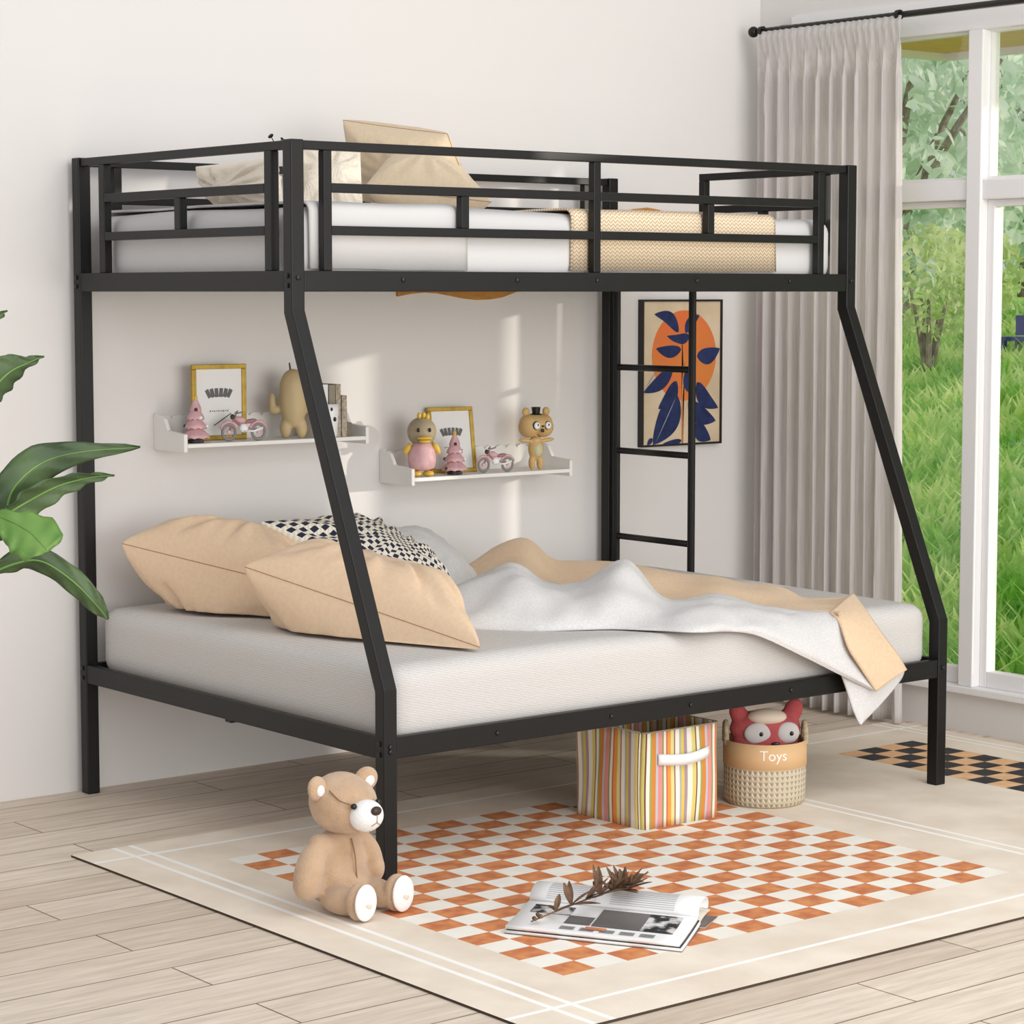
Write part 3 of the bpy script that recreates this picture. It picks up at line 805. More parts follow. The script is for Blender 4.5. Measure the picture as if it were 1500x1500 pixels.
# ================================================================== SHELVES
def shelf(x0, z0, label):
    w, dep = .645, .172
    sh = empty('wall_shelf', label, 'shelf', (x0, YW, z0), 0, 'white shelves with scalloped backs')
    obj('board', B(.012, w-.012, -dep, 0, .012, .024), M['white_wood'], sh, bevel=.002)
    # scalloped back panel
    pts = [(.012, .024), (w-.012, .024), (w-.012, .085)]
    n = 14; step = (w-.024)/n
    for k in range(n):
        for a in range(0, 181, 36):
            pts.append((w-.012-(k+.5)*step+math.cos(R(a))*step*.5, .088+math.sin(R(a))*.012))
    pts += [(.012, .085)]
    bm = bmesh.new(); prism(bm, pts, 'y', -.010, 0)
    obj('back_panel', bm, M['white_wood'], sh)
    for xa in (0, w-.012):
        pr = [(0, 0), (0, .102), (-.016, .106), (-.03, .1), (-.045, .1), (-.06, .092), (-.08, .06), (-dep, .052), (-dep, 0)]
        bm = bmesh.new(); prism(bm, pr, 'x', xa, xa+.012)
        obj('end_panel', bm, M['white_wood'], sh, bevel=.002)
    return sh
S1 = (.268, .972); S2 = (1.072, .836)
shelf(*S1, 'left white wall shelf holding the cactus figure and books')
shelf(*S2, 'right white wall shelf holding the duck and the bear figure')
Z1, Z2 = S1[1]+.0245, S2[1]+.0245

def copy_tree(o, parent=None):
    c = o.copy(); COL.objects.link(c)
    if parent: c.parent = parent
    for ch in [k for k in bpy.data.objects if k.parent == o and k != c]:
        copy_tree(ch, c)
    return c

VIEW_RZ = R(-38)
# ---- gold photo frame (local: x width, z height, leaning back)
def photo_frame():
    fr = empty('photo_frame', '', 'photo frame', group='gold photo frames on the wall shelves')
    w, h, t, b = .185, .222, .012, .014
    bm = bmesh.new()
    box(bm, -w/2, w/2, 0, t, 0, b); box(bm, -w/2, w/2, 0, t, h-b, h); box(bm, -w/2, -w/2+b, 0, t, b, h-b); box(bm, w/2-b, w/2, 0, t, b, h-b)
    obj('frame', bm, M['gold'], fr, bevel=.002)
    obj('print', B(-w/2+b, w/2-b, .006, .010, b, h-b), M['paper'], fr)
    bm = bmesh.new()
    for k in range(6):                       # arched word-like block
        a = (k-2.5)*.20; cx, cz = math.sin(a)*.075, .125+math.cos(a)*.022-.008
        mt = Matrix.Translation((cx, .0055, cz)) @ Matrix.Rotation(a, 4, 'Y')
        box(bm, -.0062, .0062, -.0004, .0004, -.013, .013, mtx=mt)
        if k % 2: box(bm, -.002, .002, -.0008, -.0004, -.008, .008, mtx=mt)
    obj('title', bm, M['ink'], fr); bm = bmesh.new()
    for k in range(9):
        box(bm, -.032+k*.0075, -.028+k*.0075, .0053, .0058, .083+(k % 2)*.001, .087)
    obj('caption', bm, M['ink'], fr); bm = bmesh.new()
    mt = Matrix.Translation((.012, .0055, .060)) @ Matrix.Rotation(R(-30), 4, 'Y')
    box(bm, -.034, .034, -.0004, .0004, -.0015, .0015, mtx=mt)
    obj('pen_stroke', bm, M['ink'], fr)
    return fr
pf = photo_frame()
pf['label'] = 'gold photo frame on the left shelf behind the pink tree'
pf.location = (.452, 1.448, Z1); pf.rotation_euler = (R(-9), 0, R(-8)); pf.rotation_euler.order = 'XYZ'
pf2 = copy_tree(pf); pf2['label'] = 'gold photo frame on the right shelf between duck and bear'
pf2.location = (1.318, 1.448, Z2); pf2.rotation_euler = (R(-9), 0, R(-8)); pf2.scale = (.88, .88, .94)

# ---- little pink tree
def pink_tree():
    t = empty('tree_figurine', '', 'figurine', group='pink tree figurines')
    bm = bmesh.new(); lathe(bm, [(.022, 0), (.024, .004), (.022, .009), (.004, .010)], 20); obj('base', bm, M['inkdark'], t)
    bm = bmesh.new()
    for k, (z, r) in enumerate(((.012, .040), (.040, .032), (.066, .025), (.090, .017))):
        rs = lathe(bm, [(r*.35, z), (r, z+.004), (r*.95, z+.010), (r*.35, z+.034)], 20)
        for i, v in enumerate(rs[1]): v.co.z -= .004*(i % 2); v.co.x *= 1+.06*(i % 2)
    o = obj('branches', bm, M['pink'], t, smooth=False)
    bm = bmesh.new(); lathe(bm, [(.006, .0), (.006, .014)], 10); obj('trunk', bm, M['nose'], t)
    for k in range(8):
        a = k*2.4; lv = k % 4; r = (.038, .031, .024, .016)[lv]; z = (.020, .048, .073, .096)[lv]
        bm = bmesh.new(); ball(bm, (math.cos(a)*r, math.sin(a)*r, z), .0055, seg=10, rings=8)
        obj('bauble', bm, M[('yellow', 'inkdark', 'white')[k % 3]], t, smooth=True)
    bm = bmesh.new(); ball(bm, (0, 0, .128), (.006, .006, .010), seg=10, rings=8); obj('star', bm, M['yellow'], t, smooth=True)
    return t
tr = pink_tree(); tr['label'] = 'small pink tree with baubles on the left shelf'
tr.location = at(287, 637, 'y', 1.385); tr.location.z = Z1
tr2 = copy_tree(tr); tr2['label'] = 'small pink tree with baubles on the right shelf beside the duck'
tr2.location = at(666, 685, 'y', 1.385); tr2.location.z = Z2

# ---- pink motorcycle (local x = length, front wheel at -x)
def motorbike():
    mb = empty('motorcycle_figurine', '', 'figurine', group='pink toy motorcycles')
    def wheel(x):
        bm = bmesh.new(); n = 28
        tube(bm, [(x+math.cos(2*math.pi*k/n)*.020, 0, .024+math.sin(2*math.pi*k/n)*.020) for k in range(n+1)], .0045, 8, cap=False)
        w = obj('wheel', bm, M['greytyre'], mb, smooth=True)
        bm = bmesh.new()
        tube(bm, [(x, -.004, .024), (x, .004, .024)], .005, 10)
        for k in range(6):
            a = k*math.pi/3; tube(bm, [(x, 0, .024), (x+math.cos(a)*.018, 0, .024+math.sin(a)*.018)], .001, 5)
        obj('hub', bm, M['pink'], w)
        bm = bmesh.new(); tube(bm, [(x+math.cos(R(a))*.027, 0, .024+math.sin(R(a))*.027) for a in range(20, 161, 20)], .0042, 8)
        obj('mudguard', bm, M['pink'], mb, smooth=True)
    wheel(-.046); wheel(.046)
    bm = bmesh.new()
    tube(bm, [(-.046, 0, .024), (-.030, 0, .056), (-.024, 0, .070)], .0032, 8)
    tube(bm, [(-.028, 0, .056), (.0, 0, .032), (.030, 0, .034), (.046, 0, .024)], .0036, 8)
    obj('frame', bm, M['pinkdark'], mb, smooth=True)
    bm = bmesh.new(); ball(bm, (.0, 0, .034), (.014, .010, .012)); obj('engine', bm, M['white'], mb, smooth=True)
    bm = bmesh.new(); ball(bm, (-.010, 0, .056), (.018, .010, .009), rot(0, 12, 0)); obj('tank', bm, M['pink'], mb, smooth=True)
    bm = bmesh.new(); ball(bm, (.022, 0, .052), (.020, .009, .006), rot(0, -8, 0)); obj('saddle', bm, M['pinkdark'], mb, smooth=True)
    bm = bmesh.new(); tube(bm, [(-.010, -.024, .078), (-.024, -.008, .073), (-.024, .008, .073), (-.010, .024, .078)], .002, 8); obj('handlebar', bm, M['greytyre'], mb, smooth=True)
    bm = bmesh.new(); ball(bm, (-.034, 0, .064), .0075, seg=12, rings=10); obj('headlamp', bm, M['inkdark'], mb, smooth=True)
    bm = bmesh.new(); tube(bm, [(.0, -.009, .026), (.03, -.011, .026), (.056, -.011, .034)], [.002, .003, .004], 8); obj('exhaust', bm, M['white'], mb, smooth=True)
    return mb
mb = motorbike(); mb['label'] = 'pink toy motorcycle on the left shelf beside the cactus figure'
mb.location = at(357, 635, 'y', 1.375); mb.location.z = Z1; mb.rotation_euler = (0, 0, R(-14)); mb.scale = (.98, .98, 1.1)
mb2 = copy_tree(mb); mb2['label'] = 'pink toy motorcycle on the right shelf beside the bear'
mb2.location = at(726, 680, 'y', 1.375); mb2.location.z = Z2; mb2.scale = (.9, .9, 1.02)

# ---- cactus-shaped wooden figure
cl = at(430, 632, 'y', 1.40); cl.z = Z1
ca = empty('cactus_figurine', 'tall pale wooden cactus figure with arms on the left shelf', 'figurine', cl, R(-30))
ca.scale = (.9, .9, .98)
blob('body', [((0, 0, .115), (.048, .040, .085)), ((0, 0, .150), (.046, .038, .060)), ((-.026, 0, .03), (.020, .020, .032)), ((.026, 0, .03), (.020, .020, .032)),
              ((-.062, 0, .085), (.022, .015, .014)), ((-.070, 0, .108), (.013, .013, .030)), ((.060, 0, .085), (.022, .015, .014)), ((.068, 0, .11), (.013, .013, .032))], .004, M['wood_fig'], ca)
bm = bmesh.new(); tube(bm, [(-.008, 0, .20), (-.012, 0, .228)], [.0035, .0025], 8); obj('stem', bm, M['nose'], ca)

# ---- patterned vase and books at the right of the left shelf
vl = at(481, 626, 'y', 1.36); vl.z = Z1
vs = empty('patterned_cup', 'small white cup with black face-like pattern on the left shelf', 'cup', vl)
bm = bmesh.new(); lathe(bm, [(.022, 0), (.026, .006), (.031, .075), (.031, .100), (.028, .100), (.026, .01)], 30); obj('cup', bm, M['white'], vs, smooth=True)
bm = bmesh.new()
for a, z, w in ((190, .080, .010), (215, .083, .008), (235, .060, .012), (255, .085, .008), (205, .045, .009), (250, .035, .010), (228, .085, .006), (275, .055, .010)):
    c = Vector((math.cos(R(a))*.0305, math.sin(R(a))*.0305, z))
    ball(bm, c, (w*.5, w*.5, w*.7), seg=8, rings=6)
obj('pattern', bm, M['blackgloss'], vs)
BG = 'books standing at the right end of the left shelf'
bk = [(.741, .014, .138, 'book_b', 'cream book on the left shelf, leftmost of the row beside the patterned cup'),
      (.760, .018, .158, 'paper', 'tallest white book in the middle of the shelf row'),
      (.784, .022, .156, 'book_a', 'tall grey book beside the speckled one on the left shelf'),
      (.806, .018, .158, 'book_c', 'tall speckled book on the left shelf'),
      (.828, .018, .124, 'book_c', 'short speckled book near the right end of the left shelf'),
      (.862, .030, .040, 'book_d', 'tiny taupe book at the right end panel of the left shelf')]
for x, w, h, m, lab in bk:
    b = empty('book', lab, 'book', (x, 1.40, Z1), 0, BG)
    d = .095 if h > .1 else .03
    bm = bmesh.new(); box(bm, -w/2, -w/2+.002, -d/2, d/2, 0, h); box(bm, w/2-.002, w/2, -d/2, d/2, 0, h); box(bm, -w/2+.002, w/2-.002, -d/2, -d/2+.002, 0, h)
    obj('cover', bm, M[m], b)
    obj('pages', B(-w/2+.002, w/2-.002, -d/2+.002, d/2-.003, .003, h-.003), M['paper'], b)

# ---- duck figure
dl = at(618, 690, 'y', 1.39); dl.z = Z2
dk = empty('duck_figurine', 'grey-brown duck figure in a pink dress on the right shelf', 'figurine', dl, R(-26))
blob('head', [((0, 0, .138), (.046, .042, .046)), ((0, .004, .110), (.030, .03, .022))], .003, M['greywarm'], dk)
bm = bmesh.new(); lathe(bm, [(.020, .018), (.040, .026), (.044, .050), (.041, .080), (.026, .104), (.014, .108)], 30); obj('dress', bm, M['pink'], dk, smooth=True)
for s in (-1, 1):
    bm = bmesh.new(); ball(bm, (s*.046, -.004, .085), (.010, .010, .020), rot(0, s*-28, 0)); obj('wing', bm, M['yellow'], dk, smooth=True)
    bm = bmesh.new(); ball(bm, (s*.019, -.010, .009), (.017, .024, .009)); obj('foot', bm, M['yellow'], dk, smooth=True)
    bm = bmesh.new(); ball(bm, (s*.018, -.040, .145), (.005, .004, .0065), seg=10, rings=8); obj('eye', bm, M['blackgloss'], dk, smooth=True)
bm = bmesh.new(); ball(bm, (0, -.050, .120), (.024, .016, .006), rot(-8)); ball(bm, (0, -.047, .111), (.018, .013, .005), rot(10)); obj('beak', bm, M['yellow'], dk, smooth=True)
bm = bmesh.new()
for k, (x, z) in enumerate(((-.010, .188), (.004, .190), (.016, .184))): ball(bm, (x, -.010, z), (.007, .008, .010), seg=10, rings=8)
obj('crest', bm, M['yellow'], dk, smooth=True)

# ---- bear figure with hat
bl = at(785, 680, 'y', 1.39); bl.z = Z2
bf = empty('bear_figurine', 'ochre bear figure with big eyes and a black top hat on the right shelf', 'figurine', bl, R(-8))
blob('head', [((0, 0, .145), (.054, .042, .034)), ((-.026, 0, .136), (.034, .038, .034)), ((.026, 0, .136), (.034, .038, .034)), ((-.026, 0, .152), (.030, .034, .026)), ((.026, 0, .152), (.030, .034, .026))], .003, M['bearfig'], bf)
blob('body', [((0, 0, .066), (.027, .022, .036)), ((-.015, 0, .022), (.011, .013, .024)), ((.015, 0, .022), (.011, .013, .024)), ((0, 0, .095), (.02, .018, .012)),
              ((-.040, -.004, .094), (.028, .008, .007), rot(0, 6, 0)), ((.040, -.004, .094), (.028, .008, .007), rot(0, -6, 0))], .003, M['bearfig'], bf, 3)
bm = bmesh.new(); ball(bm, (0, -.012, .064), (.018, .014, .024)); obj('belly', bm, M['bearbelly'], bf, smooth=True)
for s in (-1, 1):
    bm = bmesh.new(); ball(bm, (s*.038, 0, .186), (.013, .009, .014)); obj('ear', bm, M['bearfig'], bf, smooth=True)
    bm = bmesh.new(); ball(bm, (s*.021, -.038, .143), (.013, .006, .014)); e = obj('eye_ring', bm, M['blackgloss'], bf, smooth=True)
    bm = bmesh.new(); ball(bm, (s*.021, -.0415, .143), (.0108, .006, .012)); e2 = obj('eye', bm, M['white'], bf, smooth=True)
    bm = bmesh.new(); ball(bm, (s*.020, -.0475, .145), (.003, .0015, .004), seg=8, rings=6); obj('pupil', bm, M['ink'], bf)
bm = bmesh.new(); ball(bm, (0, -.044, .141), (.005, .004, .003), seg=10, rings=8); obj('nose', bm, M['nose'], bf)
bm = bmesh.new(); ball(bm, (0, -.042, .127), (.006, .004, .006), seg=10, rings=8); obj('mouth', bm, M['blackgloss'], bf)
bm = bmesh.new(); lathe(bm, [(.019, .176), (.020, .179), (.0125, .181), (.015, .200), (.013, .201)], 24); obj('hat', bm, M['blackgloss'], bf)

# ================================================================== PICTURE ON THE WALL
pic = empty('wall_picture', 'framed painting of an orange sun behind dark blue leaves', 'picture', (2.15, YW, .903))
pw, ph = .372, .500
bm = bmesh.new(); f = .007
box(bm, 0, pw, -.024, 0, 0, f); box(bm, 0, pw, -.024, 0, ph-f, ph); box(bm, 0, f, -.024, 0, f, ph-f); box(bm, pw-f, pw, -.024, 0, f, ph-f)
obj('frame', bm, M['frameblack'], pic)
cv = obj('canvas', B(f, pw-f, -.018, -.002, f, ph-f), M['canvas'], pic)
def pc(px, py): return (f+(px-445)/613*(pw-2*f), f+(1360-py)/1145*(ph-2*f))
def flat(name, polys, m, y, par):
    bm = bmesh.new()
    for pl in polys:
        bm.faces.new([bm.verts.new((max(f, min(pw-f, a)), y, max(f, min(ph-f, b)))) for a, b in pl])
    bmesh.ops.triangulate(bm, faces=bm.faces)
    return obj(name, bm, m, par)
def lens(bx, by, tx, ty, w, bend=0, n=14):
    a, b = Vector(pc(bx, by)), Vector(pc(tx, ty)); d = b-a; nn = Vector((-d.y, d.x)).normalized(); w = w/613*pw
    up_, dn = [], []
    for i in range(n+1):
        t = i/n; s = math.sin(math.pi*t**.8)**.8 if 0 < t < 1 else 0
        c = a+d*t+nn*bend*d.length*math.sin(math.pi*t)
        up_.append(c+nn*w/2*s); dn.append(c-nn*w/2*s)
    return [tuple(q) for q in up_]+[tuple(q) for q in dn[-2:0:-1]]
cx, cz = pc(770, 650)
flat('sun', [[(cx+math.cos(2*math.pi*k/48)*.150, cz+math.sin(2*math.pi*k/48)*.155) for k in range(48)]], M['artorange'], -.0184, cv)
stem = [pc(740, 470), pc(752, 470), pc(775, 700), pc(760, 1000), pc(765, 1360), pc(752, 1360), pc(748, 1000), pc(762, 700)]
flat('stem', [stem], M['rug_orange'], -.0186, cv)
LV = [(725, 460, 530, 315, 75, -.16), (775, 465, 890, 325, 62, .1), (800, 480, 630, 490, 48, .12), (810, 490, 700, 540, 50, .05), (745, 600, 545, 590, 70, .08),
      (870, 660, 1056, 600, 95, -.1), (680, 740, 448, 940, 85, .08), (710, 855, 565, 1075, 90, .12), (715, 965, 525, 1360, 165, .06),
      (780, 780, 860, 980, 70, -.1), (870, 870, 1045, 1085, 95, -.14), (800, 1030, 1025, 1190, 110, -.1), (865, 1200, 985, 1345, 95, -.12),
      (750, 1335, 600, 1358, 40, .05), (520, 1310, 480, 1358, 30, 0)]
for k, a in enumerate(LV):
    flat('leaf', [lens(*a)], M['navy'], -.0188-.0001*k, cv)
flat('leaf_vein', [lens(700, 990, 545, 1345, 6, .0), lens(540, 780, 465, 900, 4, 0)], M['artline'], -.0206, cv)

# amber wooden wall ornament, mostly hidden behind the upper mattress
wa = []
for k in range(25):
    x = 1.14+k*.052
    wa.append((x, 1.415+.012*math.sin(k*.75)+(max(0, k-8)/16)**1.2*.19))
tops = [(x, min(1.722, z+.10+.10*math.sin(math.pi*k/24))+.0+.006*math.sin(k*1.3)) for k, (x, z) in enumerate(wa)]
bm = bmesh.new(); prism(bm, wa+tops[::-1], 'y', YW-.012, YW-.001)
tag(obj('wall_ornament', bm, M['wall_art'], smooth=False), 'wavy amber wooden wall ornament mostly hidden behind the upper bunk', 'wall ornament')

# tiny dark twig at the head rail
tw = empty('twig', 'tiny black twig poking up behind the upper head rail', 'twig', (.070, .545, 1.66))
bm = bmesh.new(); tube(bm, [(0, 0, 0), (-.002, .004, .08), (-.004, .01, .145), (-.004, .022, .158)], [.002, .002, .0016, .001], 6)
tube(bm, [(-.003, .006, .12), (0, -.02, .150), (.002, -.04, .148)], .0012, 6); obj('stem', bm, M['blackgloss'], tw)
bm = bmesh.new(); ball(bm, (-.004, .024, .160), (.004, .012, .005), rot(-15), seg=10, rings=8); ball(bm, (0, -.022, .151), (.003, .007, .003), rot(30), seg=10, rings=8)
obj('leaf', bm, M['blackgloss'], tw, smooth=True)

# ================================================================== CURTAIN AND ROD
def curtain(ya, yb, label, folds, seed=0, xc=2.614):
    nz_, ny_ = 60, 420
    P = []
    for i in range(ny_+1):
        s = i/ny_
        row = []
        for k in range(nz_+1):
            z = .012+(2.328-.012)*k/nz_
            tz = min(1, max(0, (2.265-z)/.12))      # pocket at the top is flat
            h = 1-z/2.33
            ph_ = s*folds*2*math.pi+.9*math.sin(s*9+seed)+.25*math.sin(s*23+z*1.2)
            A = .021*(.55+.45*noise.noise(Vector((s*6, z*.5, seed)))+.25)*(.7+.35*h)
            w = math.copysign(abs(math.sin(ph_))**.75, math.sin(ph_))
            x = xc+w*A*tz+.006*math.sin(s*folds*4*math.pi)*tz
            if tz < 1: x = xc-(.017 if z < 2.325 else .006)*(1-tz)+x*0+(x-xc)*tz+.004*math.sin(ph_*2+z*60)*(1-tz)*(1 if z < 2.30 else .2)
            spread = 1+.02*h
            y = ya+(yb-ya)*s*spread+math.cos(ph_)*.012*tz
            y += (-.036*h if s > .9 else 0)*(s-.9)*10
            row.append((x, y, z))
        P.append(row)
    o = grid_obj('curtain', P, M['curtain'], solid=.003)
    return tag(o, label, 'curtain')
curtain(1.415, .762, 'gathered grey linen curtain hanging from rod to floor in the corner', 11)
rd = empty('curtain_rod', 'black metal curtain rod with round end knob above the window', 'curtain rod', (2.614, 1.444, 2.320))
bm = bmesh.new(); tube(bm, [(0, 0, 0), (0, -2.9, 0)], .010, 16); obj('rod', bm, M['curtainrod'], rd, smooth=True)
bm = bmesh.new(); ball(bm, (0, .004, 0), .019); obj('finial', bm, M['curtainrod'], rd, smooth=True)
for y in (-.655, -.03):
    bm = bmesh.new(); tube(bm, [(0, y, 0), (0, y-.015, 0)], .016, 18); obj('collar', bm, M['curtainrod'], rd)
for y in (-.045, -1.55, -2.8):
    bm = bmesh.new(); tube(bm, [(0.0, y, 0), (.098, y, 0)], .006, 10); box(bm, .092, .099, y-.015, y+.015, -.025, .025); obj('bracket', bm, M['curtainrod'], rd)

# ================================================================== STRIPED BOX
c0 = at(944, 1217, 'z', RZ); cr_ = at(1053, 1196, 'z', RZ)
ang = math.atan2(cr_.y-c0.y, cr_.x-c0.x); bw = (cr_-c0).length; bd = .285
bh = at(957, 1070, 'y', c0.y+.02).z-RZ
sb = empty('storage_box', 'striped fabric storage box with a white handle under the lower bunk', 'storage box', (c0.x, c0.y, RZ), ang)
def rrect(w, d, r, n=5):
    pts = []
    for cx_, cy_, a0 in ((r, r, 180), (w-r, r, 270), (w-r, d-r, 0), (r, d-r, 90)):
        for k in range(n+1):
            a = R(a0+90*k/n); pts.append((cx_+r*math.cos(a), cy_+r*math.sin(a)))
    return pts
def ring_shell(name, pts, zs, m, parent, ux=1.0):
    pts = pts+[pts[0]]; s = [0]
    dense = []
    for a, b in zip(pts[:-1], pts[1:]):
        dd = math.hypot(b[0]-a[0], b[1]-a[1]); k = max(1, int(dd/.02))
        for q in range(k): dense.append((a[0]+(b[0]-a[0])*q/k, a[1]+(b[1]-a[1])*q/k))
    dense.append(dense[0])
    for a, b in zip(dense[:-1], dense[1:]): s.append(s[-1]+math.hypot(b[0]-a[0], b[1]-a[1]))
    P, UV = [], []
    for (x, y), q in zip(dense, s):
        row = []
        for z in zs:
            w = .002*math.sin(q*38)*math.sin(math.pi*z/zs[-1])+noise.noise(Vector((q*7, z*5, 2)))*.004
            row.append((x+w, y-w, z))
        P.append(row); UV.append([(q*ux, z) for z in zs])
    return grid_obj(name, P, m, parent, uv=UV, solid=.004)
zs = [bh*k/10 for k in range(11)]
ring_shell('body', rrect(bw, bd, .016), zs, M['stripe'], sb, 1.0)
bm = bmesh.new(); prism(bm, rrect(bw-.012, bd-.012, .012), 'z', .001, .006)
for v in bm.verts: v.co.x += .006; v.co.y += .006
obj('bottom', bm, M['book_d'], sb)
bm = bmesh.new(); q = rrect(bw, bd, .016); tube(bm, [(x, y, bh) for x, y in q+[q[0]]], .0022, 6); obj('piping', bm, M['book_a'], sb, smooth=True)
P = []
for k in range(17):
    t_ = k/16; x = bw*.16+bw*.68*t_; o_ = -.006-.012*math.sin(math.pi*t_); zc = bh*.715-.008*math.sin(math.pi*t_)
    P.append([(x, o_, zc-.015), (x, o_-.002, zc), (x, o_, zc+.015)])
hd = grid_obj('handle', P, M['white'], sb, solid=.004); hd['label'] = 'white cloth handle'

# ================================================================== TOY BASKET
fb = at(1126, 1186, 'z', RZ); br_ = .114
bc = Vector((fb.x+_fw.x*br_*1.0, fb.y+_fw.y*br_*1.0, RZ))
bk_h = at(1126, 1092, 'y', fb.y).z-RZ
ba = empty('toy_basket', 'round woven basket with tan band reading Toys under the lower bunk', 'basket', bc)
def lat_uv(name, prof, m, parent, seg=64):
    P, UV = [], []
    for k in range(seg+1):
        a = 2*math.pi*k/seg
        P.append([(r*math.cos(a), r*math.sin(a), z) for r, z in prof]); UV.append([(k/seg, z*5) for r, z in prof])
    return grid_obj(name, P, m, parent, uv=UV)
lat_uv('woven_wall', [(.0, .001), (br_*.92, .001), (br_*.985, .010), (br_, .03), (br_*1.01, .09), (br_, bk_h*.62)], M['crochet'], ba)
o = lat_uv('band', [(br_*1.0, bk_h*.60), (br_*1.025, bk_h*.61), (br_*1.025, bk_h), (br_*.985, bk_h), (br_*.985, .02)], M['basketband'], ba)
# word on the band: wrap a text mesh around the cylinder
cu = bpy.data.curves.new('toys_text', 'FONT'); cu.body = 'Toys'; cu.size = .040; cu.align_x = 'CENTER'; cu.extrude = .0003
to = bpy.data.objects.new('tmp', cu); COL.objects.link(to)
bpy.context.view_layer.update()
me = bpy.data.meshes.new_from_object(to.evaluated_get(bpy.context.evaluated_depsgraph_get()))
bpy.data.objects.remove(to)
bmx = bmesh.new(); bmx.from_mesh(me); bmesh.ops.subdivide_edges(bmx, edges=bmx.edges, cuts=1)
a0 = math.atan2(-_fw.y, -_fw.x)+R(6)
for v in bmx.verts:
    a = a0+v.co.x/(br_*1.03); r_ = br_*1.03+v.co.z
    z = bk_h*.76+v.co.y
    v.co = (r_*math.cos(a), r_*math.sin(a), z)
bmx.to_mesh(me); bmx.free()
lt_ = link('lettering', me, M['rug_off'], ba); lt_['label'] = 'cream word Toys'
side = Vector((_rt.x, _rt.y, 0))
for s in (-1, 1):
    c = side*s*br_*.97
    dv_ = Vector((-side.y, side.x, 0))
    bm = bmesh.new()
    tube(bm, [c+dv_*.030*math.cos(R(a))+Vector((0, 0, bk_h-.005+.050*math.sin(R(a)))) for a in range(-10, 191, 20)], .0075, 10)
    obj('handle', bm, M['rope'], ba, smooth=True)

# red owl-like plush sitting in the basket
pl = empty('plush_toy', 'red plush with large grey eyes peeking out of the woven basket', 'soft toy', (bc.x, bc.y, RZ+.022), R(-32))
pl.scale = (1.28, 1.12, 1.06)
blob('body', [((0, 0, .12), (.076, .050, .105)), ((0, 0, .175), (.080, .046, .050)), ((-.060, 0, .215), (.020, .018, .034), rot(0, -14, 0)), ((.062, 0, .220), (.022, .018, .036), rot(0, 14, 0))], .005, M['redplush'], pl)
bm = bmesh.new(); ball(bm, (0, -.018, .208), (.044, .032, .022)); obj('forehead', bm, M['creamfelt'], pl, smooth=True)
for x, rx in ((-.024, .030), (.044, .026)):
    bm = bmesh.new(); ball(bm, (x, -.042+abs(x)*.12, .168), (rx, .010, .029), rot(0, 0, x*200)); e = obj('eye', bm, M['greyfelt'], pl, smooth=True)
    bm = bmesh.new(); ball(bm, (x+.006, -.052+abs(x)*.12, .168), (.0045, .003, .006), seg=10, rings=8); obj('pupil', bm, M['blackgloss'], e)
bm = bmesh.new(); ball(bm, (.014, -.050, .142), (.010, .005, .005), seg=10, rings=8); obj('nose', bm, M['blackgloss'], pl)

# ================================================================== TEDDY BEAR
tp = at(497, 1330, 'y', -.06)
td = empty('teddy_bear', 'light brown teddy bear with white muzzle sitting against the front bed leg', 'teddy bear', (-.163, -.050, RZ), R(8))
td.scale = (1.28, 1.14, 1.12)
PL = M['plush']
blob('body', [((0, .008, .078), (.060, .050, .074)), ((0, .004, .125), (.048, .040, .045)), ((0, .0, .050), (.062, .056, .048)),
              ((-.045, .004, .135), (.026, .026, .028)), ((.045, .004, .135), (.026, .026, .028)),
              ((-.074, .000, .092), (.028, .030, .058), rot(0, 18, 0)), ((.072, .000, .092), (.024, .028, .056), rot(0, -16, 0)),
              ((-.082, -.004, .066), (.028, .030, .036)), ((.076, -.004, .068), (.024, .026, .034)),
              ((-.040, -.060, .032), (.028, .060, .030), rot(0, 0, 8)), ((.040, -.060, .032), (.028, .060, .030), rot(0, 0, -8)),
              ((-.046, -.112, .040), (.028, .022, .040)), ((.046, -.112, .040), (.028, .022, .040))], .0035, PL, td, 5)
hdm = rot(0, 0, 6)
hc = Vector((.0, -.012, .218))
hb = blob('head', [(hc, (.066, .062, .060)), (hc+Vector((0, -.02, -.014)), (.055, .045, .044)), (hc+Vector((0, .012, .008)), (.062, .056, .058))], .0035, PL, td)
for s in (-1, 1):
    bm = bmesh.new(); ball(bm, hc+Vector((s*.060, .006, .042)), (.024, .013, .026), rot(0, s*20, s*-15)); e = obj('ear', bm, PL, td, smooth=True)
    bm = bmesh.new(); ball(bm, hc+Vector((s*.060, -.0035, .039)), (.011, .007, .013), rot(0, s*20, s*-15)); i = obj('inner_ear', bm, M['plush_white'], e, smooth=True); i['label'] = 'white inner ear'
    bm = bmesh.new(); ball(bm, hc+Vector((s*.030, -.066, .010)), .0062, seg=14, rings=10); obj('eye', bm, M['blackgloss'], td, smooth=True)
    bm = bmesh.new(); ball(bm, (s*.046, -.1305, .041), (.026, .008, .038)); o = obj('sole', bm, M['plush_white'], td, smooth=True); o['label'] = 'white foot pad'
    bm = bmesh.new(); ball(bm, (s*.046+.003, -.1385, .034), (.006, .0015, .005), seg=10, rings=8); ball(bm, (s*.046-.003, -.1385, .037), (.004, .0015, .004), seg=10, rings=8); obj('embroidery', bm, M['creamfelt'], o)
bm = bmesh.new(); ball(bm, hc+Vector((0, -.066, -.014)), (.034, .032, .033)); o = obj('muzzle', bm, M['plush_white'], td, smooth=True); o['label'] = 'white muzzle'
bm = bmesh.new(); ball(bm, hc+Vector((0, -.0955, .0)), (.0115, .008, .0095)); obj('nose', bm, M['nose'], td, smooth=True)
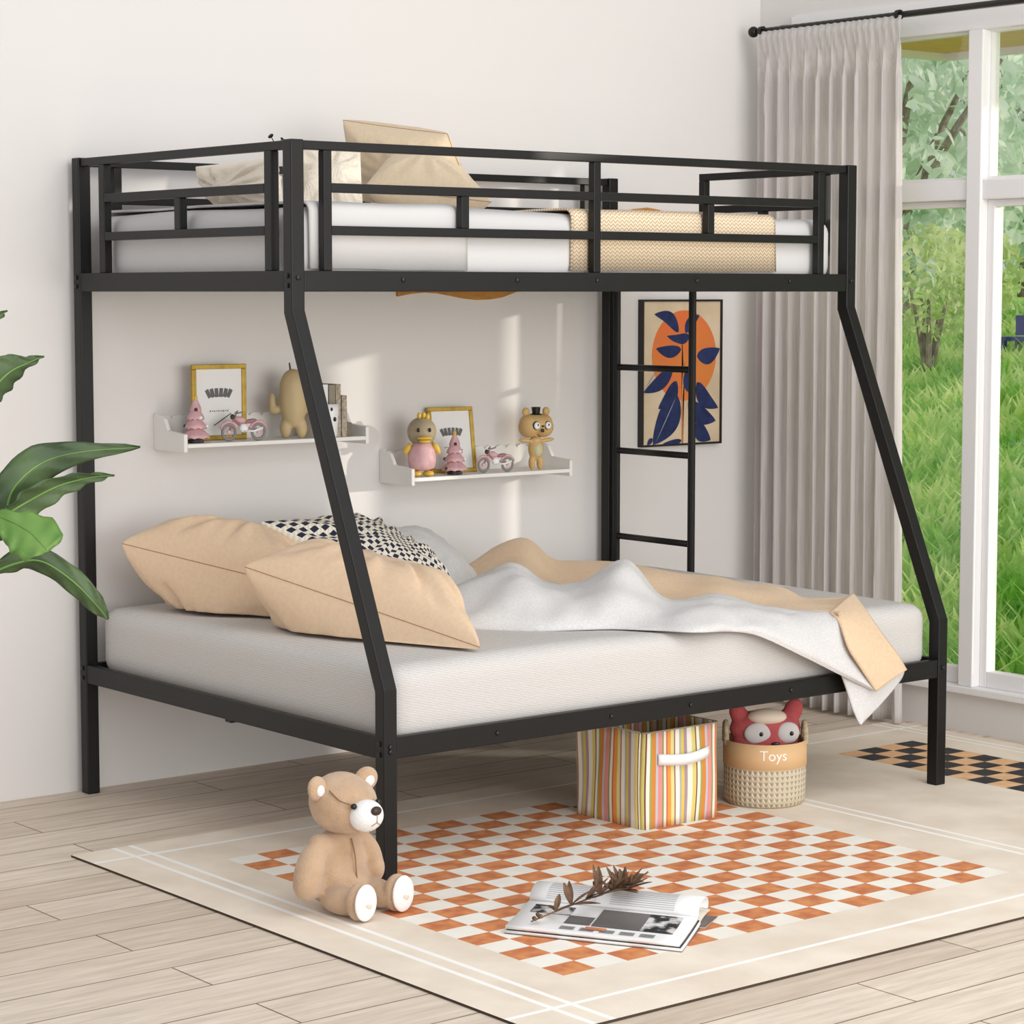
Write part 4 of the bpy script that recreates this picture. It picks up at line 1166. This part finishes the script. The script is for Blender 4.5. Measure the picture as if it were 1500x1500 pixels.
bm = bmesh.new(); tube(bm, [hc+Vector((0, -.098, -.010)), hc+Vector((0, -.0975, -.024))], .001, 6); tube(bm, [hc+Vector((-.010, -.094, -.030)), hc+Vector((0, -.097, -.024)), hc+Vector((.010, -.094, -.030))], .001, 6); obj('mouth', bm, M['seam'], td)
def seamline(pts, name='seam'):
    bm = bmesh.new(); tube(bm, spline(pts, 16), .0012, 6); return obj(name, bm, M['plush_seam'], td, smooth=True)
seamline([(0, -.034, .150), (0, -.0435, .120), (0, -.0475, .09), (0, -.051, .06)])
seamline([hc+Vector((-.050, -.018, .040)), hc+Vector((-.046, -.044, .022)), hc+Vector((-.034, -.062, .014))])

# ================================================================== MAGAZINES AND SPRIG
M['photo_bw'] = mat('bw_photo', (30, 29, 29), .6, col2=(220, 218, 216), scale=22, detail=3, contrast=(.46, .58))
M['photo_grey'] = mat('grey_photo', (92, 88, 86), .6, col2=(126, 121, 118), scale=4)
mg_o = at(740, 1364, 'z', .012); mg_r = at(995, 1391, 'z', .012); mg_b = at(800, 1290, 'z', .02)
mang = math.atan2(mg_r.y-mg_o.y, mg_r.x-mg_o.x); mw = (mg_r-mg_o).length
mag = empty('magazine', 'open magazine with black and white photos lying on the checkered rug', 'magazine', (mg_o.x, mg_o.y, RZ), mang)
# section across (local y), length along local x
def mag_sheet(name, prof_fn, m, n=26, thick=.0035, x0=0, x1=mw, skew=.0):
    P = []
    for i in range(9):
        x = x0+(x1-x0)*i/8
        P.append([(x+skew*y, y, z) for y, z in prof_fn(n)])
    return grid_obj(name, P, m, mag, solid=thick)
dm = .20
def low(n, k=0): return [(dm*t/n, .019+.008*(t/n)**2-k) for t in range(n+1)]
sk = -.10
mag_sheet('front_pages', lambda n: low(n), M['paper'], thick=.007, skew=sk)
mag_sheet('lower_pages', lambda n: low(n, .0073), M['inkdark'], thick=.003, x0=.003, x1=mw+.003, skew=sk)
mag_sheet('bottom_pages', lambda n: low(n, .0106), M['paper'], thick=.006, x0=-.002, x1=mw+.006, skew=sk)
mag_sheet('back_cover', lambda n: [(dm*t_/n, .0016) for t_ in range(n+1)], M['photo_grey'], thick=.0012, x0=-.002, x1=mw+.006, skew=sk)
def roll(n):
    out = []
    for t in range(n+1):
        s = t/n
        a = R(-60+s*250)
        out.append((dm+.048-.050*math.cos(a)*1.15+.0, max(.014, .034+.026*math.sin(a))) if s > .18 else (dm+.02*s, .024+.02*s))
    return out
def roll2(n):
    # page stack rises from the spine, curls over and comes back underneath
    out = []
    for t in range(n+1):
        s = t/n
        a = R(200-s*230)
        out.append((dm+.060+.058*math.cos(a), .030+.024*math.sin(a)))
    return out
mag_sheet('curled_pages', roll2, M['paper'], thick=.003, skew=sk)
mag_sheet('back_pages', lambda n: [(dm+.02+.13*t/n, .006+.004*math.sin(t/n*3)) for t in range(n+1)], M['book_b'], thick=.003, x0=.004, x1=mw-.002, skew=sk)
def onpage(name, rects, m, dz=.0012, subdiv=8):
    bm = bmesh.new()
    for (xa, xb, ya_, yb_) in rects:
        n = subdiv
        vs_ = [[bm.verts.new((xx+sk*yy, yy, .0193+.008*(yy/dm)**2+dz)) for yy in [ya_+(yb_-ya_)*k/n for k in range(n+1)]] for xx in (xa, xb)]
        for k in range(n): bm.faces.new((vs_[0][k], vs_[1][k], vs_[1][k+1], vs_[0][k+1]))
    return obj(name, bm, m, mag)
W2 = mw
onpage('photograph', [(W2*.06, W2*.30, .120, .175)], M['photo_bw'])
onpage('photograph', [(W2*.46, W2*.74, .060, .182), (W2*.30, W2*.45, .062, .120)], M['photo_grey'])
onpage('photograph', [(W2*.74, W2*.93, .060, .182)], M['photo_bw'])
onpage('text_block', [(W2*(.30+.115*k), W2*(.385+.115*k), .018+.009*j, .022+.009*j) for k in range(5) for j in range(3)], M['ink'], subdiv=2)
onpage('caption', [(W2*.44, W2*.56, .030, .050)], M['rug_orange'], dz=.0016, subdiv=2)
bm = bmesh.new()
for c in range(2):
    for r in range(11):
        a = R(168-r*10)
        y, z = dm+.060+.0586*math.cos(a), .030+.0246*math.sin(a)+.0006
        a2 = R(165-r*10); y2, z2 = dm+.060+.0586*math.cos(a2), .030+.0246*math.sin(a2)+.0006
        x0_, x1_ = (W2*.10, W2*.40) if c == 0 else (W2*.48, W2*.86)
        f_ = [(x0_+sk*y, y, z), (x1_+sk*y, y, z), (x1_+sk*y2, y2, z2), (x0_+sk*y2, y2, z2)]
        bm.faces.new([bm.verts.new(q) for q in f_])
obj('text_lines', bm, mat('faint_print', (190, 189, 190), .8), mag)
# second closed magazine peeking out beneath the right end
m2p = at(1012, 1372, 'z', .004)
m2 = empty('magazine', 'closed magazine with grey cover peeking out beneath the open one', 'magazine', (mg_r.x, mg_r.y, RZ+.0002), mang)
obj('pages', B(-.16, -.006, .205, .30, .0003, .0035), M['book_b'], m2)
obj('cover', B(-.16, -.004, .204, .302, .0036, .0042), M['photo_grey'], m2)

sp0 = at(778, 1350, 'z', .034); sp1 = at(922, 1316, 'z', .052)
sg = empty('dried_sprig', 'dried brown leafy sprig lying across the open magazine', 'sprig', (sp0.x, sp0.y, .034))
d_ = Vector(sp1)-Vector(sp0)
path = spline([(0, 0, 0), d_*.3+Vector((0, 0, .012)), d_*.6+Vector((0, 0, .022)), d_*.85+Vector((0, 0, .026)), d_+Vector((0, 0, .02))], 24)
bm = bmesh.new(); tube(bm, path, .0018, 6); obj('stem', bm, M['brownleaf'], sg)
def leafblade(bm, base, dirn, ln, w, curl=.25):
    dirn = dirn.normalized(); sd = dirn.cross(Vector((0, 0, 1)))
    if sd.length < .1: sd = Vector((1, 0, 0))
    sd.normalize(); upv = sd.cross(dirn).normalized()
    prev = None
    for k in range(7):
        t_ = k/6; c = base+dirn*ln*t_+upv*curl*ln*t_*t_; ww = w*math.sin(math.pi*min(.97, max(.06, t_)))**.7
        row = [bm.verts.new(c+sd*ww/2+upv*ww*.25), bm.verts.new(c), bm.verts.new(c-sd*ww/2+upv*ww*.25)]
        if prev:
            bm.faces.new((prev[0], prev[1], row[1], row[0])); bm.faces.new((prev[1], prev[2], row[2], row[1]))
        prev = row
rnd = random.Random(3)
dn_ = d_.normalized(); cam_side = dn_.cross(Vector((0, 0, 1)))
spec = [(5, 3), (8, 4), (11, 4), (14, 5), (17, 9), (19, 10), (21, 11), (23, 11)]
for idx, n in spec:
    for q in range(n):
        a = rnd.uniform(-2.4, 2.4) if idx > 15 else rnd.uniform(-1.5, 1.5); el = rnd.uniform(.05, 1.0) if idx > 12 else rnd.uniform(0, .7)
        di = dn_*math.cos(a)*.9+cam_side*math.sin(a)+Vector((0, 0, el))
        bm = bmesh.new(); leafblade(bm, path[idx], di, rnd.uniform(.042, .074), rnd.uniform(.011, .018), rnd.uniform(-.2, .3))
        obj('leaf', bm, M['brownleaf'], sg, solid=.0008)
bm = bmesh.new()
for q in range(7): ball(bm, path[2]+Vector((rnd.uniform(-.012, .012), rnd.uniform(-.012, .012), rnd.uniform(0, .008))), .005, seg=8, rings=6)
obj('seed_cluster', bm, M['brownleaf'], sg, smooth=True)
fw_ = at(905, 1288, 'z', .085)
bm = bmesh.new()
for q in range(6):
    a = q*math.pi/3; ball(bm, Vector(fw_)-Vector(sg.location)+Vector((math.cos(a)*.012, math.sin(a)*.012, -.012)), (.011, .011, .007), seg=10, rings=8)
o = obj('flower', bm, mat('pale_yellow_petal', (238, 230, 170), .8), sg, smooth=True); o['label'] = 'pale yellow dried flower'

# ================================================================== POTTED PLANT (leaves reach in from the left)
pp = Vector((-.98, .45, 0))
pt = empty('potted_plant', 'banana-leaved plant with leaves reaching in from the left edge', 'plant', pp)
bm = bmesh.new(); lathe(bm, [(.13, 0), (.15, .02), (.175, .30), (.18, .33), (.165, .33), (.16, .29), (.0, .285)], 40); obj('pot', bm, M['terracotta'], pt, smooth=True)
bm = bmesh.new(); lathe(bm, [(.155, .291), (.15, .296), (.02, .30)], 30); obj('soil', bm, M['soil'], pt)
def bleaf(pts, widths, m, fold=.35, sidev=(0, 0, 1), n=26, tear=0):
    """broad leaf along a midrib; sidev = direction in which the blade spreads"""
    c = spline([Vector(q)-pp for q in pts], n)
    P = []
    for k, q in enumerate(c):
        t_ = k/n
        tg = (c[min(k+1, n)]-c[max(k-1, 0)]).normalized()
        s = Vector(sidev); s = (s-tg*s.dot(tg)).normalized(); nn = tg.cross(s).normalized()
        i = t_*(len(widths)-1); a = int(min(i, len(widths)-2)); w = widths[a]+(widths[a+1]-widths[a])*(i-a)
        row = []
        for j in range(-5, 6):
            x = j/5
            rp = .006*math.sin(t_*30+j)*abs(x)
            row.append(q+s*(w/2*x)+nn*(-fold*w/2*abs(x)**1.3+rp))
        P.append(row)
    o = grid_obj('leaf', P, m, pt, solid=.0012)
    bm = bmesh.new(); tube(bm, [v for v in c], [.0035*(1-.8*k/n) for k in range(n+1)], 6); obj('midrib', bm, M['leaf_light'], o, smooth=True)
def yy(u, v, y=.30): return at(u, v, 'y', y)
def stem(pts):
    bm = bmesh.new(); tube(bm, spline([Vector(q)-pp for q in pts], 20), [.011-.0003*k for k in range(21)], 8); obj('stem', bm, M['leaf_dark'], pt, smooth=True)
base = pp+Vector((0, 0, .29))
sv1 = (.25, -.2, .95)
bleaf([yy(8, 755), yy(20, 715), yy(62, 678), yy(120, 662), yy(205, 655)], [.03, .085, .09, .05, .004], M['leaf_dark'], .3, (-.5, .2, .85))
bleaf([yy(12, 752, .26), yy(40, 735, .26), yy(85, 712, .24), yy(130, 700, .24), yy(167, 696, .24)], [.04, .075, .055, .028, .003], M['leaf_dark'], -.3, (.0, -.3, .95))
bleaf([yy(-10, 752, .22), yy(18, 764, .18), yy(45, 780, .14), yy(64, 800, .10), yy(70, 808, .09)], [.015, .085, .125, .10, .01], M['leaf_light'], .2, (.62, .1, .5))
bleaf([yy(-25, 845, .25), yy(20, 826, .25), yy(60, 822, .25), yy(105, 850, .22), yy(140, 885, .2), yy(158, 907, .2)], [.03, .05, .055, .055, .045, .005], M['leaf_dark'], .35, (.35, -.3, .9))
bleaf([yy(-35, 610, .28), yy(-10, 570, .28), yy(14, 545, .28), yy(40, 532, .28), yy(64, 522, .28)], [.02, .09, .085, .03, .003], M['leaf_dark'], .25, (-.3, -.2, .8))
bleaf([yy(-60, 560, .30), yy(-30, 540, .30), yy(0, 532, .3), yy(25, 526, .3)], [.02, .04, .02, .003], M['leaf_light'], .25, (0, -.2, 1))
bleaf([yy(-50, 500, .28), yy(-20, 478, .28), yy(10, 455, .28)], [.02, .035, .003], M['leaf_dark'], .2, (0, -.2, 1))
bleaf([yy(-20, 800, .24), yy(-5, 785, .24), yy(15, 770, .24)], [.02, .05, .004], M['leaf_dark'], .2, (0, -.2, 1))
for e in (yy(8, 755), yy(12, 752, .26), yy(-10, 752, .22), yy(-25, 845, .25), yy(-35, 610, .28), yy(-60, 560, .30), yy(-50, 500, .28), yy(-20, 800, .24)):
    mid = base*.45+e*.55+Vector((-.05, 0, .04)); stem([base, mid, e])

# ================================================================== GARDEN
def gz(x): return -.25 if x < 3.4 else -.25+(x-3.4)*.150
bm = bmesh.new(); prism(bm, [(XW+.3, -.25), (3.4, -.25), (14, gz(14)), (40, gz(14)+.6), (40, -.6), (XW+.3, -.6)], 'y', -14, 34)
gp = obj('lawn', bm, M['ground']); struct(gp)
rg = random.Random(11)
def inview(x, y, u0=1290, u1=1540):
    v = Vector((x, y, 0))-CAM; return v.dot(_fw) > 0 and u0 < 750+F_PX*v.dot(_rt)/v.dot(_fw) < u1
bm = bmesh.new()
cnt = 0
while cnt < 15000:
    x = XW+.5+rg.random()**1.4*10; y = rg.uniform(-1.5, 12)
    if not inview(x, y, 1150, 1650): continue
    cnt += 1
    h = rg.uniform(.08, .22)*(1+.25*noise.noise(Vector((x*2, y*2, 0)))); a = rg.uniform(0, 6.28); w = rg.uniform(.006, .014)*(1+x*.10); ln = rg.uniform(.3, 1.0)*h
    dx, dy = math.cos(a), math.sin(a)
    p0 = Vector((x, y, gz(x)-.01)); p1 = p0+Vector((dx*ln*.3, dy*ln*.3, h*.6)); p2 = p0+Vector((dx*ln, dy*ln, h))
    sx = Vector((-dy, dx, 0))*w
    a_, b_, c_, d__, e_ = [bm.verts.new(q) for q in (p0-sx, p0+sx, p1-sx*.8, p1+sx*.8, p2)]
    bm.faces.new((a_, b_, d__, c_)); bm.faces.new((c_, d__, e_))
gr = obj('grass', bm, M['grass']); tag(gr, 'bright green lawn grass outside the window', 'grass'); gr['kind'] = 'stuff'

def tree(name, c, rx, rz, zc, n, m, label, size, trunk=True, seed=0):
    r = random.Random(seed)
    t_ = empty(name, label, 'tree' if trunk else 'shrub', (c[0], c[1], gz(min(14, c[0]))-.02), 0)
    bm = bmesh.new()
    for k in range(n):
        while True:
            q = Vector((r.uniform(-1, 1), r.uniform(-1, 1), r.uniform(-1, 1)))
            if q.length < 1: break
        q = q.normalized()*q.length**.5
        nn = noise.noise(q*2.5+Vector((seed, 0, 0)))
        if nn < -.18: continue
        pos = Vector((q.x*rx, q.y*rx, zc+.25+q.z*rz))
        mt = Matrix.Translation(pos) @ Matrix.Rotation(r.uniform(0, 6.28), 4, 'Z') @ Matrix.Rotation(r.uniform(-1.4, 1.4), 4, 'X') @ Matrix.Rotation(r.uniform(-1.4, 1.4), 4, 'Y')
        s = size*r.uniform(.6, 1.4)
        vv = [bm.verts.new(mt @ Vector(w_)) for w_ in ((0, -s, 0), (s*.45, -s*.2, s*.1), (s*.35, s*.5, 0), (0, s, -s*.1), (-s*.35, s*.5, 0), (-s*.45, -s*.2, s*.1))]
        bm.faces.new(vv)
    obj('foliage', bm, m, t_)
    bm = bmesh.new()
    if trunk:
        tube(bm, [(0, 0, 0), (.05, 0, zc*.5), (-.05, .05, zc), (.1, 0, zc+rz*.6)], [.11, .09, .07, .03], 10)
        for k in range(4): a = k*1.7; tube(bm, [(0, 0, zc*.7), (math.cos(a)*rx*.4, math.sin(a)*rx*.4, zc+rz*.3), (math.cos(a)*rx*.7, math.sin(a)*rx*.7, zc+rz*.7)], [.05, .035, .015], 8)
    else:
        for k in range(5): a = k*1.26; tube(bm, [(0, 0, 0), (math.cos(a)*rx*.3, math.sin(a)*rx*.3, zc+rz*.3)], [.03, .012], 6)
    obj('trunk', bm, M['bark'], t_)
def gpos(u, x): q = at(u, 470, 'x', x); return (q.x, q.y)
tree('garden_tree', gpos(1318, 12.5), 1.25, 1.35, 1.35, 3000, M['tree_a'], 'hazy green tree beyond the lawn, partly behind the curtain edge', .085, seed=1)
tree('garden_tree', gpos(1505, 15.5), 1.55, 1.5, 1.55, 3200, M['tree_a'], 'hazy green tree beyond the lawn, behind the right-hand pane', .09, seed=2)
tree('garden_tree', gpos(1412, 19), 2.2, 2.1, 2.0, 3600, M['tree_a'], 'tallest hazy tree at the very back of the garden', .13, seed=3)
tree('garden_shrub', gpos(1362, 10.2), .42, .42, .50, 900, M['tree_b'], 'yellow-green shrub beside the lawn behind the left pane', .045, False, seed=5)
tree('garden_shrub', gpos(1436, 11.4), .34, .36, .38, 800, M['tree_b'], 'yellow-green shrub by the blue bench', .045, False, seed=6)
# blue garden bench
bq = at(1500, 470, 'x', 11.0)
bn = empty('garden_bench', 'small blue garden bench by the hedge seen through the right pane', 'bench', (bq.x, bq.y, gz(11.0)))
obj('seat', B(-.12, .12, -.30, .16, .17, .20), M['blue'], bn); obj('backrest', B(.10, .12, -.30, .16, .21, .36), M['blue'], bn)
for sx in (-.09, .09):
    for sy in (-.26, .12): obj('leg', B(sx-.02, sx+.02, sy-.02, sy+.02, 0, .17), M['blue'], bn)
# unseen panels added outdoors to shape the sun patches on the back wall
for ya_, yb_, lb in ((-1.287, -.83, 'white unseen panel added outside to block sun, nearer the garden side'), (-2.7, -1.473, 'wide white unseen panel added outside to block sun, nearer the front')):
    tag(obj('sun_blocker', B(3.98, 4.03, ya_, yb_, gz(4.0)-.05, 2.42), M['white_frame']), lb, 'sun blocker')
# roof overhang outside the window
ec = at(1383, 90, 'z', 2.42)
ev = empty('roof_overhang', 'wooden roof overhang with white fascia outside the window top', 'roof', (ec.x, ec.y, 2.42))
ox = ec.x-(XW+.16)
bm = bmesh.new()
for k in range(34):
    box(bm, -ox, -.03, -.03-(k+1)*.12+.004, -.03-k*.12, .03, .045)
obj('soffit_boards', bm, M['soffit'], ev)
bm = bmesh.new(); box(bm, -ox, 0, -.028, 0, 0, .16); box(bm, -.028, 0, -4.1, -.028, 0, .16); obj('fascia', bm, M['white_frame'], ev)

# ================================================================== LIGHT
w = bpy.data.worlds.new('world'); bpy.context.scene.world = w; w.use_nodes = True
w.node_tree.nodes['Background'].inputs[0].default_value = (.93, .96, 1.0, 1)
w.node_tree.nodes['Background'].inputs[1].default_value = .66
def light(name, kind, loc, energy, col, size=None, target=None, ang=None, direction=None):
    ld = bpy.data.lights.new(name, kind); ld.energy = energy; ld.color = col
    if size: ld.shape = 'RECTANGLE'; ld.size, ld.size_y = size
    if ang is not None: ld.angle = ang
    o = bpy.data.objects.new(name, ld); COL.objects.link(o); o.location = loc
    d = Vector(direction) if direction else Vector(target)-Vector(loc)
    o.rotation_euler = d.to_track_quat('-Z', 'Y').to_euler()
    return o
light('sunlight', 'SUN', (8, -5, 5), 2.3, (1.0, .92, .82), ang=R(.9), direction=(-1.045, 1, -.215))
light('overhead_fill', 'AREA', (.5, -2.6, 3.2), 66, (1, .985, .97), size=(3.0, 2.4), target=(.5, -1.4, 0))  # added overhead softbox to brighten floor and rug; no real fitting
light('front_fill', 'AREA', (1.0, -6.6, 1.4), 185, (1, .99, .98), size=(5, 2.4), target=(.9, .8, .9))  # added low fill behind the camera, lights the wall under the bunk

light('soft_fill_sun', 'SUN', (-2, -8, 6), 0.66, (1, .995, .985), ang=R(50), direction=(.28, .88, -.25))  # second, very soft sun added as fill for room and garden
sc = bpy.context.scene
sc.view_settings.view_transform = 'Standard'; sc.view_settings.look = 'None'
sc.view_settings.exposure = -.13; sc.view_settings.gamma = 1; sc.view_settings.use_curve_mapping = False
